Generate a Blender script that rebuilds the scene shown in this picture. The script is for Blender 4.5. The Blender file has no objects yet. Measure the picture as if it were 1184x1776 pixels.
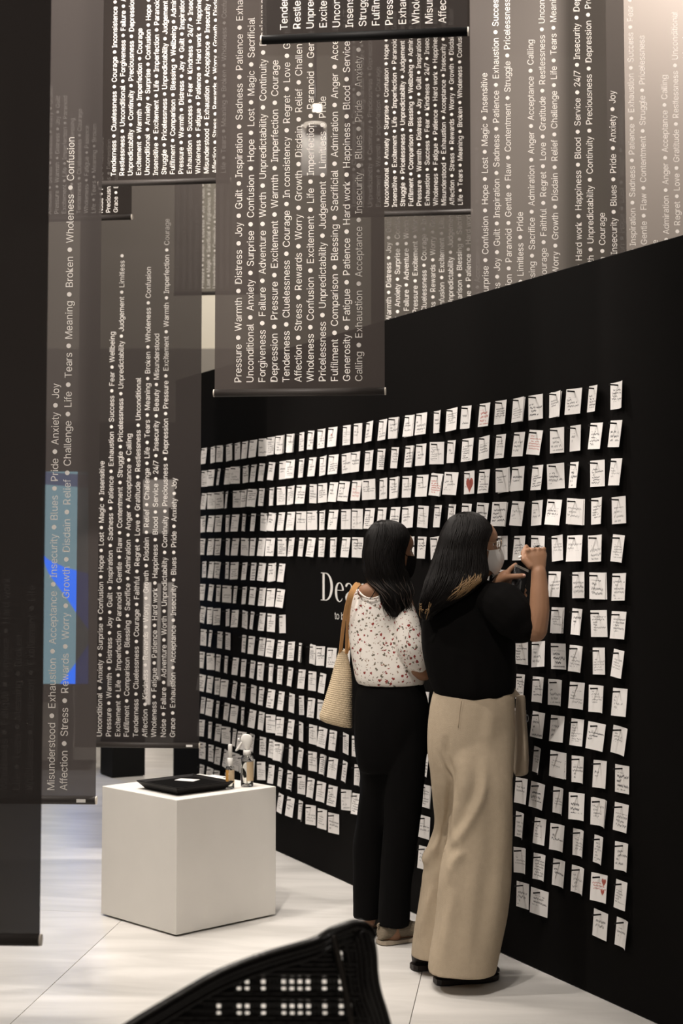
import bpy, bmesh, math, random
from mathutils import Vector, Matrix, noise
from mathutils.bvhtree import BVHTree

R = random.Random(7)
scene = bpy.context.scene
col = scene.collection
W, H = 1184, 1776

# ------------------------------------------------------------------ camera
F_PX = 2750.0          # focal length in pixels of the full frame
PPY = 764.0            # row of the optical axis
PITCH = 0.06537
CAM_H = 1.47
cam_d = bpy.data.cameras.new('camera')
cam_d.sensor_fit = 'VERTICAL'
cam_d.sensor_height = 36.0
cam_d.sensor_width = 24.0
cam_d.lens = F_PX / H * 36.0
cam_d.shift_y = -(H / 2 - PPY) / H
cam_d.clip_end = 60
cam_d.dof.use_dof = True
cam_d.dof.focus_distance = 5.5
cam_d.dof.aperture_fstop = 4.5
cam = bpy.data.objects.new('camera', cam_d)
col.objects.link(cam)
cam.location = (0, 0, CAM_H)
cam.rotation_euler = (math.pi / 2 + PITCH, 0, 0)
scene.camera = cam

# ------------------------------------------------------------------ world, lights, exposure
scene.view_settings.view_transform = 'Standard'
scene.view_settings.look = 'None'
scene.view_settings.gamma = 1
scene.view_settings.use_curve_mapping = False
scene.view_settings.exposure = 0.0
world = bpy.data.worlds.new('world')
scene.world = world
world.use_nodes = True
world.node_tree.nodes['Background'].inputs[0].default_value = (1.0, 0.93, 0.86, 1)
world.node_tree.nodes['Background'].inputs[1].default_value = 0.03
WARM = (1.0, 0.915, 0.835)


def spot(loc, target, watts, size_deg, blend=0.6, radius=0.08, color=WARM):
    l = bpy.data.lights.new('spot_light', 'SPOT')
    l.energy = watts
    l.spot_size = math.radians(size_deg)
    l.spot_blend = blend
    l.shadow_soft_size = radius
    l.color = color
    o = bpy.data.objects.new('spot_light', l)
    col.objects.link(o)
    o.location = loc
    d = Vector(target) - Vector(loc)
    o.rotation_euler = d.to_track_quat('-Z', 'Y').to_euler()
    return o


def area(loc, target, watts, sx, sy, color=WARM):
    l = bpy.data.lights.new('area_light', 'AREA')
    l.energy = watts
    l.shape = 'RECTANGLE'
    l.size = sx
    l.size_y = sy
    l.color = color
    o = bpy.data.objects.new('area_light', l)
    col.objects.link(o)
    o.location = loc
    d = Vector(target) - Vector(loc)
    o.rotation_euler = d.to_track_quat('-Z', 'Y').to_euler()
    return o


# ceiling track spots over the visitors, aimed at the wall of notes and the floor before it
spot((-0.75, 2.8, 5.2), (-0.1, 6.6, 1.3), 600, 50, 0.8, 0.07)
spot((-2.7, 4.75, 4.7), (0.0, 5.8, 0.6), 330, 58, 0.9, 0.09)
spot((0.1, 3.4, 5.6), (0.1, 4.6, 0.0), 230, 60, 0.9, 0.07)
# added unseen fill: soft areas behind the camera, between the scrims, before the back wall
area((-0.3, -0.9, 3.3), (-0.4, 6.0, 2.4), 56, 2.4, 0.8)
area((0.1, 5.95, 4.5), (0.1, 5.95, 0.0), 55, 3.4, 0.25)
area((-1.15, 6.2, 4.3), (-1.15, 6.2, 0.0), 75, 1.0, 0.25)
area((-0.2, 8.5, 5.0), (-0.2, 8.5, 0.0), 150, 3.6, 0.25)
area((-0.9, 12.6, 5.8), (-0.9, 14.6, 3.8), 110, 3.0, 0.4)
# added unseen spots, brightening the print on the scrim fronts
spot((0.85, 3.6, 4.3), (0.95, 6.3, 3.3), 230, 46, 0.7, 0.10)
spot((-0.55, 3.9, 4.9), (-1.05, 5.3, 1.5), 290, 50, 0.9, 0.10)
spot((0.85, 4.4, 4.9), (0.02, 5.5, 2.6), 55, 50, 0.9, 0.10)
spot((0.50, 5.95, 3.75), (0.40, 7.6, 2.95), 22, 60, 0.9, 0.10)
spot((-2.4, 5.9, 3.3), (-1.0, 7.6, 2.3), 170, 60, 0.8, 0.10)
spot((-0.6, 5.70, 5.0), (-0.85, 7.1, 3.4), 35, 80, 0.9, 0.10)
spot((0.30, 5.75, 5.0), (0.30, 7.2, 3.2), 50, 80, 0.9, 0.10)
# a lamp just outside the upper right corner, behind the last banner
spot((1.72, 7.3, 4.5), (1.35, 6.2, 2.6), 900, 110, 1.0, 0.1)


# ------------------------------------------------------------------ projection helpers (photo pixel -> point at a real distance)
_cp, _sp = math.cos(PITCH), math.sin(PITCH)


def ray(px, py):
    u = (px - W / 2) / F_PX
    v = (PPY - py) / F_PX
    return Vector((u, _cp - v * _sp, _sp + v * _cp))


YOFF = 0.0


def at(px, py, Y):
    Y = Y + YOFF
    d = ray(px, py)
    t = Y / d.y
    return Vector((d.x * t, Y, CAM_H + d.z * t))


def on_z(px, py, z=0.0):
    d = ray(px, py)
    t = (z - CAM_H) / d.z
    return Vector((d.x * t, d.y * t, z))


# ------------------------------------------------------------------ materials
def nodes(m):
    m.use_nodes = True
    return m.node_tree.nodes, m.node_tree.links


def pmat(name, color, rough=0.6, spec=0.3, metal=0.0, trans=0.0, emit=None, es=1.0, bump=0.0, bscale=200, var=0.0, vscale=8, ior=1.45, sheen=0.0):
    m = bpy.data.materials.new(name)
    n, l = nodes(m)
    b = n['Principled BSDF']
    b.inputs['Base Color'].default_value = (*color, 1)
    b.inputs['Roughness'].default_value = rough
    b.inputs['Specular IOR Level'].default_value = spec
    b.inputs['Metallic'].default_value = metal
    b.inputs['Transmission Weight'].default_value = trans
    b.inputs['IOR'].default_value = ior
    if sheen:
        b.inputs['Sheen Weight'].default_value = sheen
    if emit:
        b.inputs['Emission Color'].default_value = (*emit, 1)
        b.inputs['Emission Strength'].default_value = es
    if var or bump:
        tc = n.new('ShaderNodeTexCoord')
    if var:
        t = n.new('ShaderNodeTexNoise')
        t.inputs['Scale'].default_value = vscale
        t.inputs['Detail'].default_value = 5
        l.new(tc.outputs['Object'], t.inputs['Vector'])
        mx = n.new('ShaderNodeMix')
        mx.data_type = 'RGBA'
        mx.inputs['A'].default_value = (*[c * (1 - var) for c in color], 1)
        mx.inputs['B'].default_value = (*[min(1, c * (1 + var)) for c in color], 1)
        l.new(t.outputs['Fac'], mx.inputs['Factor'])
        l.new(mx.outputs['Result'], b.inputs['Base Color'])
    if bump:
        t = n.new('ShaderNodeTexNoise')
        t.inputs['Scale'].default_value = bscale
        t.inputs['Detail'].default_value = 3
        l.new(tc.outputs['Object'], t.inputs['Vector'])
        bp = n.new('ShaderNodeBump')
        bp.inputs['Strength'].default_value = bump
        bp.inputs['Distance'].default_value = 0.002
        l.new(t.outputs['Fac'], bp.inputs['Height'])
        l.new(bp.outputs['Normal'], b.inputs['Normal'])
    return m


def scrim_mat(name, color, clear):
    """woven see-through fabric: part of the light passes straight through the holes"""
    m = bpy.data.materials.new(name)
    n, l = nodes(m)
    n.remove(n['Principled BSDF'])
    out = n['Material Output']
    tr = n.new('ShaderNodeBsdfTransparent')
    df = n.new('ShaderNodeBsdfDiffuse')
    tl = n.new('ShaderNodeBsdfTranslucent')
    tc = n.new('ShaderNodeTexCoord')
    t = n.new('ShaderNodeTexNoise')
    t.inputs['Scale'].default_value = 420
    t.inputs['Detail'].default_value = 2
    l.new(tc.outputs['Object'], t.inputs['Vector'])
    mx = n.new('ShaderNodeMix')
    mx.data_type = 'RGBA'
    mx.inputs['A'].default_value = (*[c * 0.26 for c in color], 1)
    mx.inputs['B'].default_value = (*[c * 0.44 for c in color], 1)
    l.new(t.outputs['Fac'], mx.inputs['Factor'])
    l.new(mx.outputs['Result'], df.inputs['Color'])
    tl.inputs['Color'].default_value = (*[min(1, c * 2.6) for c in color], 1)
    a = n.new('ShaderNodeMixShader')
    a.inputs['Fac'].default_value = 0.45
    l.new(df.outputs[0], a.inputs[1])
    l.new(tl.outputs[0], a.inputs[2])
    b = n.new('ShaderNodeMixShader')
    b.inputs['Fac'].default_value = clear
    l.new(a.outputs[0], b.inputs[1])
    l.new(tr.outputs[0], b.inputs[2])
    l.new(b.outputs[0], out.inputs['Surface'])
    return m


def paper_mat(name, ink=(0.03, 0.03, 0.035), density=1.0):
    """white note paper with rows of hand-written strokes; each card its own lines"""
    m = bpy.data.materials.new(name)
    n, l = nodes(m)
    b = n['Principled BSDF']
    b.inputs['Roughness'].default_value = 0.8
    b.inputs['Specular IOR Level'].default_value = 0.1
    uv = n.new('ShaderNodeUVMap')
    sx = n.new('ShaderNodeSeparateXYZ')
    l.new(uv.outputs['UV'], sx.inputs[0])
    oi = n.new('ShaderNodeObjectInfo')

    def math_(op, a, bb=None, c=None):
        q = n.new('ShaderNodeMath')
        q.operation = op
        for i, v in enumerate((a, bb, c)):
            if v is None:
                continue
            if isinstance(v, (int, float)):
                q.inputs[i].default_value = v
            else:
                l.new(v, q.inputs[i])
        return q.outputs[0]

    rnd = oi.outputs['Random']
    rnd = math_('FRACT', math_('ADD', rnd, math_('MULTIPLY', math_('FLOOR', sx.outputs['X']), 0.618)))
    u = math_('FRACT', sx.outputs['X'])
    v = sx.outputs['Y']
    nl = math_('FLOOR', math_('ADD', math_('MULTIPLY', math_('FRACT', math_('MULTIPLY', rnd, 7.31)), 5.0), 6.0))
    slope = math_('MULTIPLY', math_('SUBTRACT', math_('FRACT', math_('MULTIPLY', rnd, 13.7)), 0.5), 0.12)
    vv = math_('MULTIPLY', math_('ADD', v, math_('MULTIPLY', u, slope)), nl)
    row = math_('FLOOR', vv)
    fr = math_('FRACT', vv)

    def wn(k, seed):
        w_ = n.new('ShaderNodeTexWhiteNoise')
        w_.noise_dimensions = '2D'
        cx = n.new('ShaderNodeCombineXYZ')
        l.new(k, cx.inputs[0])
        l.new(math_('ADD', math_('MULTIPLY', rnd, 97.0), seed), cx.inputs[1])
        l.new(cx.outputs[0], w_.inputs['Vector'])
        return w_.outputs['Value']

    def nz(scale, seed):
        t = n.new('ShaderNodeTexNoise')
        t.inputs['Scale'].default_value = 1.0
        t.inputs['Detail'].default_value = 1
        cx = n.new('ShaderNodeCombineXYZ')
        l.new(math_('MULTIPLY', u, scale), cx.inputs[0])
        l.new(math_('MULTIPLY', row, 7.7), cx.inputs[1])
        l.new(math_('ADD', math_('MULTIPLY', rnd, 310.0), seed), cx.inputs[2])
        l.new(cx.outputs[0], t.inputs['Vector'])
        return t.outputs['Fac']

    wig = math_('MULTIPLY', math_('SUBTRACT', nz(42, 0), 0.5), 1.5)
    dist = math_('ABSOLUTE', math_('SUBTRACT', math_('ADD', fr, wig), 0.5))
    stroke = math_('LESS_THAN', dist, 0.17)
    word = math_('GREATER_THAN', nz(9, 5), 0.36)
    start = math_('ADD', math_('MULTIPLY', wn(row, 3.0), 0.12), 0.08)
    end = math_('SUBTRACT', 0.95, math_('MULTIPLY', math_('POWER', wn(row, 9.0), 2.0), 0.75))
    inl = math_('MULTIPLY', math_('GREATER_THAN', u, start), math_('LESS_THAN', u, end))
    top = math_('LESS_THAN', v, math_('ADD', 0.62, math_('MULTIPLY', math_('FRACT', math_('MULTIPLY', rnd, 3.77)), 0.16)))
    bot = math_('GREATER_THAN', v, math_('ADD', 0.06, math_('MULTIPLY', math_('FRACT', math_('MULTIPLY', rnd, 5.19)), 0.36)))
    keep = math_('MULTIPLY', math_('MULTIPLY', top, bot), math_('MULTIPLY', inl, word))
    ink_f = math_('MULTIPLY', math_('MULTIPLY', stroke, keep), density)
    strength = math_('ADD', 0.5, math_('MULTIPLY', math_('FRACT', math_('MULTIPLY', rnd, 17.3)), 0.48))
    fac = math_('MULTIPLY', ink_f, strength)
    mx = n.new('ShaderNodeMix')
    mx.data_type = 'RGBA'
    mx.inputs['A'].default_value = (0.80, 0.775, 0.755, 1)
    mx.inputs['B'].default_value = (*ink, 1)
    l.new(fac, mx.inputs['Factor'])
    l.new(mx.outputs['Result'], b.inputs['Base Color'])
    return m


M = {}
M['wall_black'] = pmat('wall_black', (0.0040, 0.0034, 0.0031), 0.8, 0.08, var=0.15, vscale=5, bump=0.15, bscale=60)
M['peg'] = pmat('peg', (0.006, 0.005, 0.005), 0.5, 0.3)
M['cream'] = pmat('cream_wall', (0.74, 0.70, 0.60), 0.85, 0.1, var=0.04, vscale=2)
M['wall_shade'] = pmat('wall_shade', (0.30, 0.28, 0.25), 0.9, 0.1, var=0.05, vscale=2)
M['side_wall'] = pmat('side_wall', (0.03, 0.028, 0.026), 0.9, 0.1)
M['white_print'] = pmat('white_print', (0.80, 0.76, 0.72), 0.7, 0.1)
M['white_vinyl'] = pmat('white_vinyl', (0.78, 0.76, 0.73), 0.6, 0.2)
M['paper'] = paper_mat('note_paper')
M['paper_red'] = paper_mat('note_paper_red_ink', (0.45, 0.08, 0.05))
M['blank_paper'] = pmat('blank_paper', (0.8, 0.775, 0.755), 0.8, 0.1)
M['red_ink'] = pmat('red_ink', (0.62, 0.20, 0.16), 0.8, 0.1, var=0.35, vscale=300)
M['rod'] = pmat('rod_fabric', (0.040, 0.034, 0.031), 0.55, 0.35)
M['cap'] = pmat('rod_cap', (0.72, 0.66, 0.58), 0.4, 0.4)
M['wire'] = pmat('wire', (0.3, 0.3, 0.3), 0.35, 0.5, metal=0.9)
M['plinth'] = pmat('plinth_paint', (0.76, 0.735, 0.69), 0.55, 0.25, var=0.05, vscale=6, bump=0.08, bscale=260)
M['black_box'] = pmat('black_box', (0.006, 0.006, 0.006), 0.6, 0.2)
M['tray'] = pmat('tray_black', (0.007, 0.006, 0.006), 0.5, 0.2, bump=0.1, bscale=300)
M['clear'] = pmat('clear_plastic', (0.96, 0.96, 0.95), 0.04, 0.5, trans=1.0, ior=1.33)
M['liquid'] = pmat('clear_liquid', (0.97, 0.96, 0.93), 0.02, 0.5, trans=1.0, ior=1.25)
M['white_plastic'] = pmat('white_plastic', (0.80, 0.78, 0.74), 0.35, 0.4)
M['label_tan'] = pmat('label_tan', (0.62, 0.47, 0.30), 0.6, 0.2)
M['label_orange'] = pmat('label_orange', (0.68, 0.36, 0.10), 0.6, 0.2)
M['wicker'] = pmat('wicker_black', (0.004, 0.0033, 0.003), 0.25, 0.5, bump=0.25, bscale=140)
M['wicker_brown'] = pmat('wicker_brown', (0.02, 0.016, 0.013), 0.35, 0.4)
M['skin'] = pmat('skin', (0.25, 0.13, 0.075), 0.5, 0.3, var=0.12, vscale=18, bump=0.08, bscale=300)
M['skin_light'] = pmat('skin_light', (0.29, 0.155, 0.090), 0.5, 0.3, var=0.10, vscale=18, bump=0.08, bscale=300)
M['nail'] = pmat('nail', (0.62, 0.38, 0.30), 0.3, 0.4)
M['hair'] = pmat('hair_black', (0.0035, 0.0025, 0.0021), 0.5, 0.16)
M['hair_gold'] = pmat('hair_bleached', (0.22, 0.135, 0.062), 0.42, 0.35)
M['hair_brown'] = pmat('hair_brown', (0.035, 0.024, 0.018), 0.42, 0.35)
M['black_cloth'] = pmat('black_cloth', (0.0028, 0.0025, 0.0024), 0.9, 0.08, bump=0.3, bscale=350)
M['black_denim'] = pmat('black_trousers', (0.0022, 0.0020, 0.0020), 0.85, 0.08, bump=0.3, bscale=400)
M['beige'] = pmat('beige_twill', (0.40, 0.325, 0.235), 0.85, 0.15, var=0.08, vscale=60, bump=0.5, bscale=420)
M['canvas'] = pmat('canvas', (0.40, 0.33, 0.25), 0.85, 0.1, var=0.06, vscale=40, bump=0.3, bscale=400)
M['mask_white'] = pmat('mask_white', (0.66, 0.65, 0.63), 0.8, 0.1, bump=0.2, bscale=350)
M['mask_black'] = pmat('mask_black', (0.010, 0.009, 0.009), 0.8, 0.1)
M['metal'] = pmat('thin_metal', (0.45, 0.33, 0.22), 0.25, 0.5, metal=0.9)
M['lens'] = pmat('lens_glass', (1, 1, 1), 0.0, 0.5, trans=1.0, ior=1.02)
M['eye_white'] = pmat('eye_white', (0.75, 0.72, 0.70), 0.3, 0.4)
M['eye_dark'] = pmat('eye_dark', (0.02, 0.012, 0.01), 0.2, 0.5)
M['phone_black'] = pmat('phone_black', (0.008, 0.008, 0.009), 0.25, 0.5)
M['phone_edge'] = pmat('phone_edge', (0.33, 0.30, 0.26), 0.35, 0.5, metal=0.5)
M['leather_tan'] = pmat('leather_tan', (0.46, 0.245, 0.095), 0.5, 0.35, var=0.1, vscale=50)
M['sole'] = pmat('shoe_sole', (0.30, 0.25, 0.19), 0.7, 0.2)
M['shoe_beige'] = pmat('shoe_beige_knit', (0.22, 0.18, 0.13), 0.8, 0.2)
M['shoe_grey'] = pmat('shoe_grey_knit', (0.07, 0.064, 0.056), 0.8, 0.2)
M['shoe_dark'] = pmat('shoe_dark', (0.018, 0.013, 0.011), 0.5, 0.3)


def wave_bump(m, axis, scale, strength, dist=0.002):
    n, l = m.node_tree.nodes, m.node_tree.links
    b = n['Principled BSDF']
    tc = n.new('ShaderNodeTexCoord')
    w_ = n.new('ShaderNodeTexWave')
    w_.bands_direction = axis
    w_.inputs['Scale'].default_value = scale
    w_.inputs['Distortion'].default_value = 1.2
    w_.inputs['Detail'].default_value = 1
    l.new(tc.outputs['Object'], w_.inputs['Vector'])
    bp = n.new('ShaderNodeBump')
    bp.inputs['Strength'].default_value = strength
    bp.inputs['Distance'].default_value = dist
    l.new(w_.outputs['Fac'], bp.inputs['Height'])
    l.new(bp.outputs['Normal'], b.inputs['Normal'])
    return w_


M['straw'] = pmat('straw_weave', (0.50, 0.40, 0.27), 0.8, 0.15, var=0.25, vscale=160)
wave_bump(M['straw'], 'X', 70, 0.5)
wave_bump(M['shoe_beige'], 'Z', 75, 0.8, 0.003)


def floral_mat():
    m = pmat('floral_blouse', (0.74, 0.70, 0.65), 0.8, 0.1)
    n, l = m.node_tree.nodes, m.node_tree.links
    b = n['Principled BSDF']
    tc = n.new('ShaderNodeTexCoord')
    last = None

    def blobs(scale, thr, seed, dist_scale, amp):
        mp = n.new('ShaderNodeMapping')
        mp.inputs['Location'].default_value = (seed, seed * 0.7, seed * 1.3)
        l.new(tc.outputs['Object'], mp.inputs['Vector'])
        nt = n.new('ShaderNodeTexNoise')
        nt.inputs['Scale'].default_value = dist_scale
        nt.inputs['Detail'].default_value = 2
        l.new(mp.outputs[0], nt.inputs['Vector'])
        ad = n.new('ShaderNodeMix')
        ad.data_type = 'VECTOR'
        ad.inputs['Factor'].default_value = amp
        l.new(mp.outputs[0], ad.inputs['A'])
        l.new(nt.outputs['Color'], ad.inputs['B'])
        v = n.new('ShaderNodeTexVoronoi')
        v.inputs['Scale'].default_value = scale
        l.new(ad.outputs['Result'], v.inputs['Vector'])
        c = n.new('ShaderNodeMath')
        c.operation = 'LESS_THAN'
        c.inputs[1].default_value = thr
        l.new(v.outputs['Distance'], c.inputs[0])
        return c.outputs[0]

    def over(base, fac, color):
        mx = n.new('ShaderNodeMix')
        mx.data_type = 'RGBA'
        if base is None:
            mx.inputs['A'].default_value = (0.74, 0.70, 0.65, 1)
        else:
            l.new(base, mx.inputs['A'])
        mx.inputs['B'].default_value = (*color, 1)
        l.new(fac, mx.inputs['Factor'])
        return mx.outputs['Result']

    c1 = over(None, blobs(52, 0.235, 3.1, 100, 0.020), (0.13, 0.115, 0.085))
    c2 = over(c1, blobs(66, 0.20, 11.3, 120, 0.018), (0.30, 0.22, 0.16))
    c3 = over(c2, blobs(48, 0.245, 5.7, 90, 0.016), (0.25, 0.040, 0.034))
    l.new(c3, b.inputs['Base Color'])
    return m


M['floral'] = floral_mat()


def floor_mat():
    m = pmat('floor_panel_paint', (0.80, 0.765, 0.72), 0.42, 0.35)
    n, l = m.node_tree.nodes, m.node_tree.links
    b = n['Principled BSDF']
    tc = n.new('ShaderNodeTexCoord')
    mp = n.new('ShaderNodeMapping')
    mp.inputs['Scale'].default_value = (0.8, 3.5, 1)
    l.new(tc.outputs['Object'], mp.inputs['Vector'])
    t = n.new('ShaderNodeTexNoise')
    t.inputs['Scale'].default_value = 1.6
    t.inputs['Detail'].default_value = 6
    t.inputs['Distortion'].default_value = 0.8
    l.new(mp.outputs[0], t.inputs['Vector'])
    cr = n.new('ShaderNodeValToRGB')
    cr.color_ramp.elements[0].position = 0.3
    cr.color_ramp.elements[0].color = (0.50, 0.485, 0.46, 1)
    cr.color_ramp.elements[1].position = 0.72
    cr.color_ramp.elements[1].color = (0.72, 0.70, 0.67, 1)
    l.new(t.outputs['Fac'], cr.inputs['Fac'])
    l.new(cr.outputs['Color'], b.inputs['Base Color'])
    return m


M['floor'] = floor_mat()
M['seam'] = pmat('floor_seam', (0.32, 0.30, 0.28), 0.8, 0.1)


# ------------------------------------------------------------------ mesh helpers
class MB:
    def __init__(self):
        self.v, self.f, self.uv = [], [], {}

    def add(self, verts, faces):
        o = len(self.v)
        self.v.extend([tuple(p) for p in verts])
        self.f.extend([tuple(i + o for i in f) for f in faces])
        return self

    def box(self, c, s, rot=0.0, bev=0.0):
        bm = bmesh.new()
        bmesh.ops.create_cube(bm, size=1)
        for p in bm.verts:
            p.co = Vector((p.co.x * s[0], p.co.y * s[1], p.co.z * s[2]))
        if bev:
            bmesh.ops.bevel(bm, geom=bm.edges[:], offset=bev, segments=2, affect='EDGES', profile=0.5)
        mt = Matrix.Translation(Vector(c)) @ Matrix.Rotation(rot, 4, 'Z')
        bm.transform(mt)
        return self.bm(bm)

    def bm(self, bm):
        bm.verts.index_update()
        self.add([p.co[:] for p in bm.verts], [[q.index for q in f.verts] for f in bm.faces])
        bm.free()
        return self

    def loft(self, rings, cap=True):
        o = len(self.v)
        n = len(rings[0])
        for r in rings:
            self.v.extend([tuple(p) for p in r])
        for i in range(len(rings) - 1):
            for j in range(n):
                a = o + i * n + j
                b = o + i * n + (j + 1) % n
                self.f.append((a, b, b + n, a + n))
        if cap:
            self.f.append(tuple(o + j for j in reversed(range(n))))
            self.f.append(tuple(o + (len(rings) - 1) * n + j for j in range(n)))
        return self

    def tube(self, path, rad, seg=8, cap=True):
        path = [Vector(p) for p in path]
        k = len(path)
        rr = [rad] * k if isinstance(rad, (int, float)) else list(rad)
        rings = []
        nrm = None
        for i in range(k):
            t = (path[min(i + 1, k - 1)] - path[max(i - 1, 0)])
            if t.length < 1e-9:
                t = Vector((0, 0, 1))
            t.normalize()
            if nrm is None:
                a = Vector((0, 0, 1)) if abs(t.z) < 0.9 else Vector((1, 0, 0))
                nrm = (a - t * a.dot(t)).normalized()
            else:
                nrm = nrm - t * nrm.dot(t)
                nrm.normalize()
            bn = t.cross(nrm)
            rings.append([path[i] + (nrm * math.cos(2 * math.pi * j / seg) + bn * math.sin(2 * math.pi * j / seg)) * rr[i] for j in range(seg)])
        return self.loft(rings, cap)

    def lathe(self, c, prof, seg=24, axis='Z'):
        rings = []
        for r, z in prof:
            rings.append([Vector((c[0] + r * math.cos(2 * math.pi * j / seg), c[1] + r * math.sin(2 * math.pi * j / seg), c[2] + z)) for j in range(seg)])
        return self.loft(rings)

    def ell(self, c, r, seg=20, rot=None):
        bm = bmesh.new()
        bmesh.ops.create_uvsphere(bm, u_segments=seg, v_segments=max(8, seg * 2 // 3), radius=1)
        m = Matrix.Translation(Vector(c)) @ (rot.to_4x4() if rot else Matrix.Identity(4)) @ Matrix.Diagonal((r[0], r[1], r[2], 1))
        bm.transform(m)
        return self.bm(bm)

    def mesh(self, name):
        me = bpy.data.meshes.new(name)
        me.from_pydata(self.v, [], self.f)
        me.update()
        return me

    def build(self, name, mat, parent=None, smooth=False, fix=False):
        me = self.mesh(name)
        if fix:
            bm = bmesh.new()
            bm.from_mesh(me)
            bmesh.ops.recalc_face_normals(bm, faces=bm.faces[:])
            bm.to_mesh(me)
            bm.free()
        return link(name, me, mat, parent, smooth)


def link(name, me, mat=None, parent=None, smooth=False):
    if mat is not None:
        me.materials.clear()
        me.materials.append(M[mat] if isinstance(mat, str) else mat)
    if smooth:
        for p in me.polygons:
            p.use_smooth = True
    o = bpy.data.objects.new(name, me)
    col.objects.link(o)
    if parent is not None:
        o.parent = parent
        o.matrix_parent_inverse = parent.matrix_basis.inverted()
    return o


def empty(name, loc):
    o = bpy.data.objects.new(name, None)
    o.empty_display_size = 0.1
    o.location = loc
    col.objects.link(o)
    return o


def tag(o, label=None, cat=None, group=None, kind=None):
    if label:
        o['label'] = label
    if cat:
        o['category'] = cat
    if group:
        o['group'] = group
    if kind:
        o['kind'] = kind
    return o


def smooth_path(pts, n=6):
    """Catmull-Rom through the points"""
    P = [Vector(p) for p in pts]
    P = [P[0] * 2 - P[1]] + P + [P[-1] * 2 - P[-2]]
    out = []
    for i in range(1, len(P) - 2):
        for k in range(n):
            t = k / n
            a, b, c, d = P[i - 1], P[i], P[i + 1], P[i + 2]
            out.append(0.5 * ((2 * b) + (c - a) * t + (2 * a - 5 * b + 4 * c - d) * t * t + (3 * b - a - 3 * c + d) * t ** 3))
    out.append(P[-2])
    return out


def lerp_tab(tab, t):
    """rows (t, a, b, ...) -> smooth interpolation"""
    if t <= tab[0][0]:
        return tab[0][1:]
    for i in range(len(tab) - 1):
        if t <= tab[i + 1][0]:
            p0, p1, p2, p3 = tab[max(i - 1, 0)], tab[i], tab[i + 1], tab[min(i + 2, len(tab) - 1)]
            h = p2[0] - p1[0]
            s = (t - p1[0]) / h
            res = []
            for k in range(1, len(p1)):
                m1 = (p2[k] - p0[k]) / (p2[0] - p0[0]) * h if p2[0] != p0[0] else 0
                m2 = (p3[k] - p1[k]) / (p3[0] - p1[0]) * h if p3[0] != p1[0] else 0
                a = (2 * s ** 3 - 3 * s * s + 1) * p1[k] + (s ** 3 - 2 * s * s + s) * m1 + (-2 * s ** 3 + 3 * s * s) * p2[k] + (s ** 3 - s * s) * m2
                res.append(a)
            return res
    return tab[-1][1:]


def remesh(mb, voxel, name, smooth_it=4, fac=0.5):
    """weld overlapping closed shapes into one continuous skin"""
    me = mb.mesh('tmp')
    bm = bmesh.new()
    bm.from_mesh(me)
    bmesh.ops.recalc_face_normals(bm, faces=bm.faces[:])
    bm.to_mesh(me)
    bm.free()
    o = bpy.data.objects.new('tmp', me)
    col.objects.link(o)
    m = o.modifiers.new('r', 'REMESH')
    m.mode = 'VOXEL'
    m.voxel_size = voxel
    m.use_smooth_shade = True
    if smooth_it:
        s = o.modifiers.new('s', 'SMOOTH')
        s.iterations = smooth_it
        s.factor = fac
    dg = bpy.context.evaluated_depsgraph_get()
    dg.update()
    out = bpy.data.meshes.new_from_object(o.evaluated_get(dg))
    bpy.data.objects.remove(o)
    bpy.data.meshes.remove(me)
    out.name = name
    return out


# ================================================================== THE ROOM
# black partition with the notes
_a = on_z(869, 1652)
_k = -1275.0 / F_PX / _cp
WD = Vector((_k, 1.0, 0)).normalized()            # along the wall, away from the camera
WN = Vector((-WD.y, WD.x, 0))                     # out of the wall, to the visitors
W0 = Vector((_a.x, _a.y, 0))


def wall_sz(px, py):
    d = ray(px, py)
    o = Vector((0, 0, CAM_H))
    t = (W0 - o).dot(WN) / d.dot(WN)
    p = o + d * t
    return (p - W0).dot(WD), p.z


def wall_pt(s, z, off=0.0):
    return W0 + WD * s + WN * off + Vector((0, 0, z))


WALL_ANG = math.atan2(WD.y, WD.x)
s_end = wall_sz(300, 1340)[0]
s_near = -3.0
wall_h = sum(wall_sz(x, 645 - 0.2855 * (x - 352))[1] for x in (667, 900, 1100)) / 3
c = wall_pt((s_end + s_near) / 2, wall_h / 2, -0.03)
mb = MB().box((0, 0, 0), (s_end - s_near, 0.06, wall_h), 0, 0.003)
wall = mb.build('wall_right', 'wall_black')
wall.location = c
wall.rotation_euler = (0, 0, WALL_ANG)
tag(wall, kind='structure')
bpy.context.view_layer.update()

# floor of big white panels with open hairline joints
FD = math.radians(6.6)
floor_root = empty('floor', (0, 0, 0))
tag(floor_root, kind='structure')
base = MB().box((0, 7.5, -0.035), (16, 19, 0.04)).build('floor_base', 'seam', floor_root)
f0 = on_z(119, 1680)
PW, PL = 1.22, 2.44
pm = MB().box((0, 0, -0.006), (PW - 0.0022, PL - 0.0022, 0.012), 0, 0.0008).mesh('floor_panel')
ex = Vector((math.cos(FD), -math.sin(FD), 0))
ey = Vector((math.sin(FD), math.cos(FD), 0))
for i in range(-5, 6):
    for j in range(-3, 6):
        p = f0 + ex * (PW * (i + 0.5)) + ey * (PL * (j + 0.5 + 0.35))
        if not (-7 < p.x < 7 and -1 < p.y < 16):
            continue
        o = link('floor_panel', pm, 'floor', floor_root)
        o.location = (p.x, p.y, -0.003 + R.uniform(-0.0004, 0.0004))
        o.rotation_euler = (0, 0, -FD)

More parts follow.
